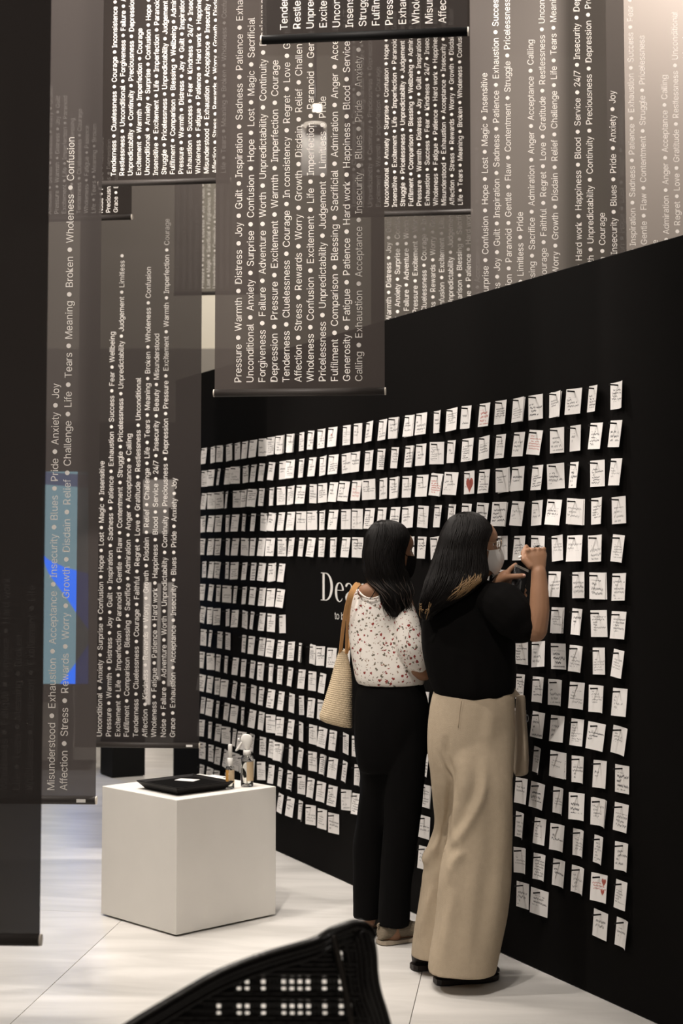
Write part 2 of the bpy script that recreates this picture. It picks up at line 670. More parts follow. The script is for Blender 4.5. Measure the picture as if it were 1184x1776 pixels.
# outer shell of the hall
CEIL = 6.2
o = MB().box((0, 15.2, 4.0), (16, 0.2, 4.6)).build('wall_back', 'cream')
tag(o, kind='structure')
zc = at(370, 603, 14.9).z
o.location.z = zc - 1.7
lo = MB().box((0, 15.1, zc / 2 - 0.35), (16, 0.24, zc - 0.7)).build('wall_back_lower', 'side_wall')  # near-black colour stands for the shadow low on the back wall
tag(lo, kind='structure')
lo = MB().box((0, 15.1, zc - 0.35), (16, 0.26, 0.7)).build('wall_back_shade', 'wall_shade')  # grey band: shadow under the cream put into the colour
tag(lo, kind='structure')
for nm, x in (('wall_left', -7.6), ('wall_far_right', 7.6)):
    o = MB().box((x, 7.0, CEIL / 2), (0.2, 17, CEIL)).build(nm, 'side_wall')
    tag(o, kind='structure')
o = MB().box((0, 7.0, CEIL + 0.1), (15.6, 17, 0.2)).build('ceiling', 'cream')
tag(o, kind='structure')
o = MB().box((0, -1.4, CEIL / 2), (15.6, 0.2, CEIL)).build('wall_front', 'side_wall')
tag(o, kind='structure')


# ================================================================== LETTERING
ADV = {}
for ch, w_ in zip('abcdefghijklmnopqrstuvwxyz', (556, 556, 500, 556, 556, 278, 556, 556, 222, 222, 500, 222, 833, 556, 556, 556, 556, 333, 500, 278, 556, 500, 722, 500, 500, 500)):
    ADV[ch] = w_ / 1000
for ch, w_ in zip('ABCDEFGHIJKLMNOPQRSTUVWXYZ', (667, 667, 722, 722, 667, 611, 778, 722, 278, 500, 667, 556, 833, 722, 778, 667, 778, 722, 667, 611, 722, 667, 944, 667, 667, 611)):
    ADV[ch] = w_ / 1000
for ch in '0123456789':
    ADV[ch] = 0.556
ADV[' '] = 0.278
ADV['/'] = 0.278
_words = {}
try:                    # the grotesque that ships with Blender
    import os
    FONT = bpy.data.fonts.load(os.path.join(bpy.utils.system_resource('DATAFILES', path='fonts'), 'Inter.woff2'))
except Exception:
    FONT = None


_glyphs = {}


def glyph(ch_):
    if ch_ not in _glyphs:
        cu = bpy.data.curves.new('w', 'FONT')
        cu.body = ch_
        cu.resolution_u = 3
        if FONT:
            cu.font = FONT
        ob = bpy.data.objects.new('w', cu)
        col.objects.link(ob)
        me = bpy.data.meshes.new_from_object(ob.evaluated_get(bpy.context.evaluated_depsgraph_get()))
        vs = [(p.co.x * CAPK, p.co.y * CAPK) for p in me.vertices]
        fs = [tuple(p.vertices) for p in me.polygons]
        bpy.data.objects.remove(ob)
        bpy.data.meshes.remove(me)
        bpy.data.curves.remove(cu)
        x0 = min(v[0] for v in vs)
        x1 = max(v[0] for v in vs)
        k = min(1.0, (ADV[ch_] - 0.075) / (x1 - x0)) if ch_ not in 'fijlrtI/' else min(1.0, ADV[ch_] / (x1 - x0))
        _glyphs[ch_] = ([((v[0] - (x0 + x1) / 2) * k + ADV[ch_] / 2, v[1]) for v in vs], fs)
    return _glyphs[ch_]


def word_geo(w_):
    """outline of one word in a plain grotesque (unit = font size)"""
    if w_ not in _words:
        V, Fc, x = [], [], 0.0
        for ch_ in w_:
            if ch_ != ' ':
                vs, fs = glyph(ch_)
                o_ = len(V)
                V += [(a + x, b_) for a, b_ in vs]
                Fc += [tuple(i + o_ for i in f) for f in fs]
            x += ADV[ch_]
        _words[w_] = (V, Fc, x)
    return _words[w_]


CAPK = 1.0
_c = bpy.data.curves.new('w', 'FONT')
_c.body = 'H'
if FONT:
    _c.font = FONT
_o = bpy.data.objects.new('w', _c)
col.objects.link(_o)
_m = bpy.data.meshes.new_from_object(_o.evaluated_get(bpy.context.evaluated_depsgraph_get()))
CAPK = 0.716 / max(p.co.y for p in _m.vertices)
bpy.data.objects.remove(_o)
GAP = 1.30
DOT = [(math.cos(a * math.pi / 6), math.sin(a * math.pi / 6)) for a in range(12)]


def line_width(line):
    ws = [w_.strip() for w_ in line.split('*')]
    return sum(sum(ADV[c_] for c_ in w_) for w_ in ws) + GAP * (len(ws) - 1)


def line_geo(line, vmax):
    """vertices (along, up) in font sizes"""
    V, Fc = [], []
    x = 0.0
    ws = [w_.strip() for w_ in line.split('*')]
    for i, w_ in enumerate(ws):
        if w_:
            vs, fs, adv = word_geo(w_)
            if x > vmax:
                break
            o_ = len(V)
            V += [(a + x, b_) for a, b_ in vs]
            Fc += [tuple(k + o_ for k in f) for f in fs]
            x += adv
        if i < len(ws) - 1:
            o_ = len(V)
            V += [(x + GAP / 2 + 0.235 * a, 0.345 + 0.235 * b_) for a, b_ in DOT]
            Fc.append(tuple(range(o_, o_ + 12)))
            x += GAP
    return V, Fc


T_A = """Pressure*Warmth*Distress*Joy*Guilt*Inspiration*Sadness*Patience*Exhaustion*Success*Fear
Unconditional*Anxiety*Surprise*Confusion*Hope*Lost*Magic*Sacrificial
Forgiveness*Failure*Adventure*Worth*Unpredictability*Continuity*Preciousness
Depression*Pressure*Excitement*Warmth*Imperfection*Courage
Tenderness*Cluelessness*Courage*In consistency*Regret*Love*Gratitude*Restlessness
Affection*Stress*Rewards*Worry*Growth*Disdain*Relief*Challenge*Life*Tears
Wholeness*Confusion*Excitement*Life*Imperfection*Paranoid*Gentle*Flaw
Pricelessness*Unpredictability*Judgement*Limitless*Pride
Fulfilment*Comparison*Blessing*Sacrificial*Admiration*Anger*Acceptance*Calling
Generosity*Fatigue*Patience*Hard work*Happiness*Blood*Service*24/7
Calling*Exhaustion*Acceptance*Insecurity*Blues*Pride*Anxiety*Joy""".split('\n')
T_B = """Tenderness*Cluelessness*Courage*Inconsistence*Regret*Love
Restlessness*Unconditional*Forgiveness*Failure*Adventure
Unpredictability*Continuity*Preciousness*Depression*Pressure
Excitement*Warmth*Imperfection*Courage
Unconditional*Anxiety*Surprise*Confusion*Hope*Lost
Insensitive*Excitement*Life*Imperfection*Paranoid*Gentle
Struggle*Pricelessness*Unpredictability*Judgement*Limitless
Fulfilment*Comparison*Blessing*Wellbeing*Admiration*Anger
Pressure*Warmth*Distress*Joy*Guilt*Inspiration*Sadness
Exhaustion*Success*Fear*Kindness*24/7*Insecurity*Beauty
Wholeness*Fatigue*Patience*Hard work*Happiness*Blood
Misunderstood*Exhaustion*Acceptance*Insecurity*Blues
Affection*Stress*Rewards*Worry*Growth*Disdain*Relief
Life*Tears*Meaning*Broken*Wholeness*Confusion""".split('\n')
T_C = """Unconditional*Anxiety*Surprise*Confusion*Hope*Lost*Magic*Insensitive
Pressure*Warmth*Distress*Joy*Guilt*Inspiration*Sadness*Patience*Exhaustion*Success*Fear*Wellbeing
Excitement*Life*Imperfection*Paranoid*Gentle*Flaw*Contentment*Struggle*Pricelessness*Unpredictability*Judgement*Limitless*
Fulfilment*Comparison*Blessing*Sacrifice*Admiration*Anger*Acceptance*Calling
Tenderness*Cluelessness*Courage*Faithful*Regret*Love*Gratitude*Restlessness*Unconditional
Affection*Kindness*Rewards*Worry*Growth*Disdain*Relief*Challenge*Life*Tears*Meaning*Broken*Wholeness*Confusion
Wholeness*Fatigue*Patience*Happiness*Blood*Service*24/7*Insecurity*Beauty*Misunderstood
Noise*Failure*Adventure*Worth*Unpredictability*Continuity*Preciousness*Depression*Pressure*Excitement*Warmth*Imperfection*Courage
Grace*Exhaustion*Acceptance*Insecurity*Blues*Pride*Anxiety*Joy""".split('\n')
T_C[6] = 'Wholeness*Fatigue*Patience*Hard work*Happiness*Blood*Service*24/7*Insecurity*Beauty*Misunderstood'
T_D = """Unconditional*Anxiety*Surprise*Confusion*Hope*Lost*Magic*Insensitive
Pressure*Warmth*Distress*Joy*Guilt*Inspiration*Sadness*Patience*Exhaustion*Success*Fear*Wellbeing
Excitement*Life*Imperfection*Paranoid*Gentle*Flaw*Contentment*Struggle*Pricelessness
Unpredictability*Judgement*Limitless*Pride
Fulfilment*Comparison*Blessing*Sacrifice*Admiration*Anger*Acceptance*Calling
Tenderness*Cluelessness*Courage*Faithful*Regret*Love*Gratitude*Restlessness*Unconditional
Affection*Stress*Rewards*Worry*Growth*Disdain*Relief*Challenge*Life*Tears*Meaning
Broken*Wholeness*Confusion
Wholeness*Fatigue*Patience*Hard work*Happiness*Blood*Service*24/7*Insecurity*Depression
Noise*Failure*Adventure*Worth*Unpredictability*Continuity*Preciousness*Depression*Pressure
Excitement*Warmth*Imperfection*Courage
Grace*Exhaustion*Acceptance*Insecurity*Blues*Pride*Anxiety*Joy""".split('\n')
T_E = """Affection*Stress*Rewards*Worry*Growth*Disdain
Wholeness*Confusion*Excitement*Life*Imperfection
Pricelessness*Unpredictability*Judgement*Limitless
Noise*Failure*Adventure*Worth
Pressure*Warmth*Distress*Joy*Guilt*Inspiration
Lost*Magic*Sacrificial*Forgiveness*Failure
Unpredictability*Continuity*Preciousness
Depression*Pressure*Excitement*Warmth
Tenderness*Cluelessness*Courage
Fulfilment*Comparison*Blessing""".split('\n')
T_F = """Grace*Exhaustion*Acceptance*Insecurity
Affection*Stress*Rewards*Worry*Growth
Pressure*Warmth*Distress*Joy*Guilt
Excitement*Life*Imperfection*Paranoid
Fulfilment*Comparison*Blessing
Tenderness*Cluelessness*Courage
Wholeness*Fatigue*Patience
Life*Tears*Meaning*Broken
Noise*Failure*Adventure
Preciousness*Depression
Grace*Exhaustion*Acceptance""".split('\n')
T_G = """Noise*Failure*Adventure*Worth*Unpredictability
Grace*Exhaustion*Acceptance*Insecurity*Blues
Excitement*Life*Imperfection*Paranoid*Gentle
Fulfilment*Comparison*Blessing*Sacrifice
Tenderness*Cluelessness*Courage*Faithful
Unconditional*Anxiety*Surprise*Confusion
Pressure*Warmth*Distress*Joy*Guilt*Inspiration
Wholeness*Fatigue*Patience*Hard work
Life*Tears*Meaning*Broken
Wholeness*Confusion*Excitement*Life
Misunderstood*Exhaustion*Acceptance*Insecurity*Blues*Pride*Anxiety*Joy
Affection*Stress*Rewards*Worry*Growth*Disdain*Relief*Challenge*Life*Tears*Meaning*Broken*Wholeness*Confusion""".split('\n')

BW = 0.60
BANNER_TOP = 5.3


def banner(xl, xr, yb, lines, xs, ytext, name, label, clear=0.35, color=(0.050, 0.043, 0.040), yaw=7.0,
           fs_px=None, rod=True, anchor=None, fy=1.0, white_tag=False, Y=None, rod_mat='rod', top=BANNER_TOP, text_fade=None):
    """hanging scrim BW wide whose lower corners show at xl / xr, row yb; xs = columns of the text lines"""
    if Y is None:
        Y = F_PX * BW * math.cos(math.radians(yaw)) / (xr - xl)
    cpt = at((xl + xr) / 2, yb, Y)
    root = empty(name, cpt)
    root.rotation_euler = (0, 0, -math.radians(yaw))
    k = Y / F_PX
    w_ = (xr - xl) * k / math.cos(math.radians(yaw))
    h = top - cpt.z
    mat = scrim_mat('scrim', color, clear)
    # fabric: a shallow sheet with faint ripples
    mb = MB()
    nx, nz = 10, 16
    ph = R.uniform(0, 6)
    fr, bk = [], []
    for j in range(nz + 1):
        for i in range(nx + 1):
            x = -w_ / 2 + w_ * i / nx
            z = 0.012 + (h - 0.03) * j / nz
            y = 0.0012 * math.sin(i * 1.3 + ph) * math.sin(math.pi * j / nz)
            fr.append((x, y, z))
    fcs = [(j * (nx + 1) + i, j * (nx + 1) + i + 1, (j + 1) * (nx + 1) + i + 1, (j + 1) * (nx + 1) + i) for j in range(nz) for i in range(nx)]
    mb.add(fr, fcs)

    def child(o):
        o.parent = root
        return o
    child(mb.build('fabric', mat, None, True))
    rr = 0.0135
    if rod:
        r_ = child(MB().tube([(-w_ / 2, 0, rr), (w_ / 2, 0, rr)], rr, 16).build('bottom_rod', rod_mat, None, True))
        for sx in (-1, 1):
            child(MB().tube([(sx * w_ / 2, 0, rr), (sx * (w_ / 2 + 0.004), 0, rr)], rr * 0.98, 16).build('rod_cap', 'cap'))
    child(MB().tube([(-w_ / 2, 0, h), (w_ / 2, 0, h)], 0.014, 12).build('top_rod', rod_mat, None, True))
    for sx in (-0.4, 0.4):
        child(MB().tube([(sx * w_, 0, h), (sx * w_, 0, CEIL - cpt.z)], 0.0015, 6).build('suspension_wire', 'wire'))
    if white_tag:
        child(MB().box((w_ / 2 - 0.045, -rr - 0.0012, rr), (0.030, 0.002, 0.010)).build('white_sticker', 'white_vinyl'))
    # lettering, read from the bottom up
    fs = (fs_px if fs_px else 0.806 * (xs[1] - xs[0])) * k
    z0 = (yb - ytext) * k
    for x_px, line in zip(xs, lines):
        zz = z0
        if anchor:
            zz = (yb - anchor[1]) * k - line_width(anchor[0]) * fs * fy
        lv, lf = line_geo(line, (h - zz) / (fs * fy) - 5)
        x_ = (x_px - (xl + xr) / 2) * k / math.cos(math.radians(yaw))
        # text runs up the cloth, its top points left
        lt = MB().add([(x_ - (b_ - 0.345) * fs, -0.0022, zz + a * fs * fy) for a, b_ in lv], lf)
        child(lt.build('text_line', 'white_print'))
    tag(root, label, 'banner', 'hanging word banners')
    return root


def cols(x0, step, n):
    return [x0 + step * i for i in range(n)]


G1 = (0.046, 0.039, 0.036)
# the middle banner
banner(370, 667, 687, T_A, cols(411.5, 21.1, 11), 663, 'banner',
       'grey word banner hanging lowest in the middle, thick rod with pale end caps', clear=0.06, color=G1, fs_px=17.2)
# dark banner at the top
banner(450, 812, 70, T_B, cols(489, 23.3, 13), 46, 'banner', 'dark word banner with a black bottom rod cut by the top edge of the photo',
       clear=0.06, color=(0.040, 0.035, 0.033), fs_px=18.6, rod_mat='black_box', yaw=7.4)
# upper left
banner(168, 402, 321, T_B, cols(194, 15.05, 14), 303, 'banner', 'word banner behind and left of the middle banner, its text starting with Tenderness',
       clear=0.08, color=G1, fs_px=12.2)
# long one on the left
banner(129, 345, 1297, T_C, [172, 188, 204, 219, 235, 251, 266.5, 283, 299], 1279, 'banner',
       'long word banner hanging down beside the left end of the black wall', clear=0.06, color=(0.050, 0.043, 0.040), fs_px=12.4, yaw=5, white_tag=True)
# low near-left one
banner(-150, 165, 1394, T_G, [-160 + 22.3 * (i + 0.45) for i in range(10)] + [88, 110], 1371, 'banner',
       'word banner low at the left, partly behind the dark blurred banner', clear=0.085, color=(0.048, 0.042, 0.040), fs_px=17.6, yaw=3, white_tag=True, rod_mat='rod')
# nearest blurred one at the left edge
banner(-392, 67, 1638, T_F, cols(-350, 32, 11), 1600, 'banner', 'nearest dark blurred banner filling the left edge of the photo',
       clear=0.03, color=(0.026, 0.023, 0.022), fs_px=24, yaw=3)
# to the right of the middle
banner(596, 818, 375, T_B, cols(621 - 14.3 * 0.6, 14.3, 14), 358, 'banner', 'small-print word banner just right of the middle banner, rod above the black wall',
       clear=0.10, color=G1, fs_px=11.6)
banner(643, 861, 640, T_A, cols(674, 15.4, 11), 622, 'banner', 'word banner glimpsed under another rod, its foot hidden by the black wall',
       clear=0.10, color=(0.055, 0.048, 0.044), fs_px=12.5, rod=True)
banner(818, 1088, 680, T_D, cols(843, 20.3, 12), 660, 'banner', 'wide pale-topped word banner behind the right part of the black wall',
       clear=0.10, color=(0.060, 0.053, 0.049), fs_px=15.2, anchor=('Unconditional*Anxiety*Surprise*Confusion*Hope*Lost*Magic*Insensitive', 112), Y=6.22, yaw=4)
banner(1058, 1316, 640, T_D, cols(1081, 19.3, 12), 620, 'banner', 'brightest word banner at the upper right corner, lit by a lamp behind',
       clear=0.12, color=(0.075, 0.066, 0.060), fs_px=14.5, anchor=('Pressure*Warmth*Distress*Joy*Guilt*Inspiration*Sadness*Patience*Exhaustion*Success', 40), Y=6.50, yaw=4)
# small pieces at the left
banner(10, 231, 384, T_F, [231 - 28 - 13.2 * (10 - i) for i in range(11)], 371, 'banner', 'short word banner with a pale rod cap peeping out under the upper left banner',
       clear=0.10, color=G1, fs_px=10.6, Y=7.35)
banner(300, 450, 512, T_E, [361 + 11 * (i - 5) for i in range(10)], 500, 'banner', 'farthest word banner, a narrow strip seen left of the middle banner',
       clear=0.20, color=(0.07, 0.061, 0.056), fs_px=8.9, Y=11.0)


# ================================================================== THE WALL OF NOTES
def col_x(k):
    return 1.0 / (5.695e-4 + 0.1225e-4 * k) - 683.0


def row_y(r):
    return 669.0 + 66.16 * r


COL_S = [wall_sz(col_x(k), 944 - 275 * (col_x(k) + 683) / 1753.0)[0] for k in range(33)]
ROW_Z = [wall_sz(1070, row_y(r))[1] for r in range(15)]

SHOWN = {}
for r in range(15):
    if r < 4:
        ks = list(range(33))
    elif r == 4:
        ks = [k for k in range(33) if k not in (7, 8, 9, 13, 14, 15)]
    elif r == 5:
        ks = [0, 1, 2, 3, 6, 7] + list(range(23, 33))
    elif r == 6:
        ks = [0, 1, 2, 3] + list(range(23, 33))
    elif r == 7:
        ks = [0, 1, 2, 3, 4, 5] + list(range(23, 33))
    elif r == 8:
        ks = list(range(6)) + [k for k in range(17, 33) if k != 28]
    elif r in (9, 10):
        ks = list(range(6)) + [11] + list(range(19, 33))
    elif r in (11, 12, 13):
        ks = list(range(6)) + [11] + list(range(16, 33))
    else:
        ks = [0, 1, 4, 5, 11, 12] + list(range(18, 24)) + [29, 30, 31, 32]
    SHOWN[r] = ks

CARD_W, CARD_H = 0.0735, 0.0875


def card_mesh(name, curl, w_, skew, tall=CARD_H):
    """thin paper card hung from a punched hole near its top edge; origin at the hole, x to the right, y out of the wall"""
    nx, nz = 6, 4
    V, Fc = [], []
    for side in (0, 1):
        for j in range(nz + 1):
            for i in range(nx + 1):
                u, v = i / nx, j / nz
                x = (u - 0.5) * w_
                z = 0.011 - tall * (1 - v)
                cc = curl * (abs(u - 0.5) * 2) ** 2 * (1 - 0.4 * v) * (1 if u > 0.5 else 0.35)
                y = cc + skew * (1 - v) * 0.012
                V.append((x, y + (0.0004 if side == 0 else -0.0004), z))
    st = (nx + 1) * (nz + 1)
    uvs = []
    for j in range(nz):
        for i in range(nx):
            a = j * (nx + 1) + i
            Fc.append((a + 1, a, a + nx + 1, a + nx + 2))
            Fc.append((st + a, st + a + 1, st + a + nx + 2, st + a + nx + 1))
    rim = [i for i in range(nx + 1)] + [j * (nx + 1) + nx for j in range(1, nz + 1)] + [nz * (nx + 1) + i for i in range(nx - 1, -1, -1)] + [j * (nx + 1) for j in range(nz - 1, 0, -1)]
    for a, b_ in zip(rim, rim[1:] + rim[:1]):
        Fc.append((a, b_, b_ + st, a + st))
    me = bpy.data.meshes.new(name)
    me.from_pydata(V, [], Fc)
    uvl = me.uv_layers.new(name='UVMap')
    for p in me.polygons:
        for li in p.loop_indices:
            co = me.vertices[me.loops[li].vertex_index].co
            uvl.data[li].uv = (0.5 + co.x / w_ * 0.98, (co.z - 0.011 + tall) / tall)
    me.update()
    return me


def to_wall(yaw, roll, s, z, off):
    """local x = to the right along the wall, y = out of the wall"""
    ex_ = -WD
    ey_ = WN
    ez_ = Vector((0, 0, 1))
    m = Matrix((ex_, ey_, ez_)).transposed().to_4x4()
    p = wall_pt(s, z, off)
    # local frame is left-handed (x right, y out, z up); flip x in the meshes' own space instead
    return Matrix.Translation(p) @ m @ Matrix.Rotation(yaw, 4, 'Z') @ Matrix.Rotation(roll, 4, 'Y')


# right-handed frame: x' = along +WD (to the left), y' = -WN (into the wall) -> rotate local mesh by 180 deg about z
FRAME = Matrix((-WD, -WN, Vector((0, 0, 1)))).transposed().to_4x4()


def wall_mat(yaw, roll, s, z, off):
    return Matrix.Translation(wall_pt(s, z, off)) @ FRAME @ Matrix.Rotation(yaw, 4, 'Z') @ Matrix.Rotation(roll, 4, 'Y')


def mirror_y(me):
    """mesh y meant 'out of the wall'; the frame's y goes into the wall"""
    for v in me.vertices:
        v.co.y = -v.co.y
    me.flip_normals()
    return me


CARDS = [mirror_y(card_mesh('note_card', cu, CARD_W * wf, sk)) for cu, wf, sk in
         ((0.0, 1.0, 0.3), (0.008, 1.0, 0.6), (-0.002, 0.95, 1.0), (0.016, 0.97, 0.2), (0.004, 1.05, 0.8), (0.012, 0.92, 0.5), (0.0, 1.12, 0.1))]
for me in CARDS:
    me.materials.append(M['paper'])
RED = CARDS[4].copy()
RED.materials.clear()
RED.materials.append(M['paper_red'])
RED.name = 'note_card_red'
peg_me = MB().tube([(0, 0.004, 0), (0, -0.037, 0.0012)], 0.0026, 8).tube([(0, -0.037, 0.0012), (0, -0.0395, 0.0013)], 0.0032, 8).mesh('peg')
peg_me.materials.append(M['peg'])

ORD = ['zero', 'first', 'second', 'third', 'fourth', 'fifth', 'sixth', 'seventh', 'eighth', 'ninth', 'tenth', 'eleventh', 'twelfth', 'thirteenth', 'fourteenth', 'fifteenth',
       'sixteenth', 'seventeenth', 'eighteenth', 'nineteenth', 'twentieth', 'twenty-first', 'twenty-second', 'twenty-third', 'twenty-fourth', 'twenty-fifth',
       'twenty-sixth', 'twenty-seventh', 'twenty-eighth', 'twenty-ninth', 'thirtieth']


def heart(mb, cx, cz, w_, h, y):
    pts = []
    for i in range(28):
        t = 2 * math.pi * i / 28
        pts.append((16 * math.sin(t) ** 3 / 32 * w_, (13 * math.cos(t) - 5 * math.cos(2 * t) - 2 * math.cos(3 * t) - math.cos(4 * t)) / 30 * h))
    V = [(cx + a, y, cz + b_) for a, b_ in pts] + [(cx + a, y + 0.0002, cz + b_) for a, b_ in pts]
    n_ = len(pts)
    Fc = [tuple(range(n_))[::-1], tuple(range(n_, 2 * n_))] + [(i, (i + 1) % n_, n_ + (i + 1) % n_, n_ + i) for i in range(n_)]
    mb.add(V, Fc)


RC = random.Random(21)
far_cards, far_pegs = MB(), MB()
far_uv = []
for r in range(15):
    for k in SHOWN[r]:
        s, z = COL_S[k], ROW_Z[r]
        s += RC.uniform(-0.004, 0.004)
        yaw = math.radians(min(22, max(-10, RC.gauss(5, 6))))
        roll = math.radians(RC.gauss(0, 2.2))
        vi = RC.randrange(7)
        # keep the paper's corners clear of the wall: slide it out along the peg
        reach = abs(math.sin(yaw)) * CARD_W * 0.56
        off = 0.0035 + reach + (0.003 if vi in (2,) else 0)
        hearts = None
        if (r, k) == (2, 8):
            vi, yaw, off, hearts = 0, math.radians(2), 0.006, [(0.004, -0.040, 0.050, 0.060)]
        if (r, k) == (13, 1):
            vi, yaw, off, hearts = 0, math.radians(9), 0.012, [(0.022, -0.012, 0.022, 0.026), (0.018, -0.044, 0.018, 0.020)]
        if (r, k) == (0, 18):
            hearts = [(-0.012, -0.022, 0.009, 0.010)]
        mw = wall_mat(yaw, roll, s, z, off)
        mp = wall_mat(0, 0, s, z, 0)
        if k >= 29:
            me = CARDS[vi]
            far_cards.add([mw @ v.co for v in me.vertices], [tuple(p.vertices) for p in me.polygons])
            q = len(far_uv)
            for p in me.polygons:
                for li in p.loop_indices:
                    u_ = me.uv_layers[0].data[li].uv
                    far_uv.append((min(0.999, max(0.001, u_[0])) + (r * 4 + k - 29), u_[1]))
            far_pegs.add([mp @ v.co for v in peg_me.vertices], [tuple(p.vertices) for p in peg_me.polygons])
            continue
        red = (r, k) in ((13, 1), (2, 10), (1, 4), (2, 16), (0, 7))
        o = bpy.data.objects.new('note_card', RED if red else CARDS[vi])
        col.objects.link(o)
        o.matrix_world = mw
        rn = ORD[r + 1] + ' row from the top' if r < 14 else 'lowest row'
        cn = ORD[k + 1] + ' column from the right' if k else 'rightmost column'
        lab = ('red-inked note card, ' if red else 'white handwritten note card, ') + rn + ', ' + cn
        if (r, k) == (2, 8):
            lab = 'note card with one big red heart drawn on it, above the nearer visitor'
        if (r, k) == (13, 1):
            lab = 'red-inked note card with two red hearts near the lower right'
        tag(o, lab, 'note card', 'note cards on the black wall')
        if hearts:
            mb = MB()
            for h_ in hearts:
                heart(mb, *h_, -0.0032 if vi != 2 else -0.013)
            if vi not in (0,):
                pass
            hm = mb.mesh('heart_drawing')
            hm.materials.append(M['red_ink'])
            # lay the drawing on the sheet
            bv = BVHTree.FromPolygons([v.co for v in o.data.vertices], [tuple(p.vertices) for p in o.data.polygons])
            for v in hm.vertices:
                hit = bv.ray_cast(Vector((v.co.x, -0.2, v.co.z)), Vector((0, 1, 0)))
                if hit[0] is not None:
                    v.co.y = hit[0].y - 0.0004
            ho = bpy.data.objects.new('heart_drawing', hm)
            col.objects.link(ho)
            ho.parent = o
        if RC.random() < 0.10 and not hearts:
            b2 = bpy.data.objects.new('back_sheet', CARDS[vi])
            col.objects.link(b2)
            b2.parent = o
            b2.matrix_local = Matrix.Translation((0.004, 0.0022, -0.001)) @ Matrix.Rotation(math.radians(RC.uniform(-6, 6)), 4, 'Y')
        po = bpy.data.objects.new('peg', peg_me)
        col.objects.link(po)
        po.parent = wall
        po.matrix_parent_inverse = wall.matrix_world.inverted()
        po.matrix_basis = mp
fo = far_cards.build('note_card', 'paper')
uvl = fo.data.uv_layers.new(name='UVMap')
for i, u_ in enumerate(far_uv):
    uvl.data[i].uv = u_
tag(fo, 'the last columns of tiny white note cards at the far left end of the black wall', 'note cards', kind='stuff')
fp = far_pegs.build('peg', 'peg', wall)
tag(fp, kind='stuff')


# wall lettering: "Dear" in a narrow high-contrast serif, a small line below
def ribbon(mb, pts, widths):
    """flat stroke of changing width in the (x, z) plane; pts unit = cap height"""
    P = [Vector((p[0], p[1])) for p in pts]
    L, Rr = [], []
    for i in range(len(P)):
        t = (P[min(i + 1, len(P) - 1)] - P[max(i - 1, 0)]).normalized()
        nn = Vector((-t.y, t.x))
        w_ = widths[i] if not isinstance(widths, float) else widths
        L.append(P[i] + nn * w_ / 2)
        Rr.append(P[i] - nn * w_ / 2)
    V = [(p.x, 0, p.y) for p in L] + [(p.x, 0, p.y) for p in Rr]
    n_ = len(P)
    mb.add(V, [(i, i + 1, n_ + i + 1, n_ + i) for i in range(n_ - 1)])


def arc(cx, cz, rx, rz, a0, a1, n_=20):
    return [(cx + rx * math.cos(math.radians(a0 + (a1 - a0) * i / n_)), cz + rz * math.sin(math.radians(a0 + (a1 - a0) * i / n_))) for i in range(n_ + 1)]


def thickness(n_, thin, thick, f):
    return [thin + (thick - thin) * f(i / n_) for i in range(n_ + 1)]


DL = MB()
sn = lambda t: math.sin(math.pi * t)
# D
ribbon(DL, [(0.11, 0.0), (0.11, 1.0)], 0.10)
ribbon(DL, [(-0.02, 0.012), (0.26, 0.012)], 0.024)
ribbon(DL, [(-0.02, 0.988), (0.26, 0.988)], 0.024)
ribbon(DL, [(0.16, 0.986)] + arc(0.20, 0.5, 0.30, 0.484, 88, -88, 24) + [(0.16, 0.014)], [0.028] + thickness(24, 0.03, 0.115, lambda t: sn(t) ** 1.3) + [0.028])
# e
ex0 = 0.66
ribbon(DL, [(ex0 + 0.05, 0.40), (ex0 + 0.35, 0.40)], 0.022)
ribbon(DL, arc(ex0 + 0.21, 0.34, 0.165, 0.325, 10, 180, 14) + arc(ex0 + 0.21, 0.32, 0.165, 0.318, 184, 320, 14),
       [0.075, 0.08, 0.075, 0.06, 0.045, 0.036, 0.032, 0.034, 0.045, 0.06, 0.075, 0.088, 0.096, 0.10, 0.10] + [0.10, 0.10, 0.096, 0.09, 0.08, 0.07, 0.06, 0.05, 0.042, 0.036, 0.032, 0.03, 0.028, 0.026, 0.022])
# a
ax0 = 1.12
ribbon(DL, [(ax0 + 0.30, 0.48), (ax0 + 0.30, 0.08), (ax0 + 0.34, 0.03), (ax0 + 0.40, 0.03)], [0.10, 0.10, 0.07, 0.025])
ribbon(DL, arc(ax0 + 0.175, 0.49, 0.135, 0.165, 0, 165, 14), [0.09, 0.075, 0.055, 0.04, 0.032, 0.03, 0.03, 0.03, 0.034, 0.045, 0.06, 0.075, 0.085, 0.08, 0.05])
ribbon(DL, [(ax0 + 0.27, 0.385), (ax0 + 0.17, 0.345), (ax0 + 0.085, 0.26), (ax0 + 0.06, 0.165), (ax0 + 0.085, 0.07), (ax0 + 0.15, 0.03), (ax0 + 0.22, 0.05), (ax0 + 0.27, 0.12)],
       [0.025, 0.04, 0.075, 0.095, 0.085, 0.05, 0.03, 0.025])
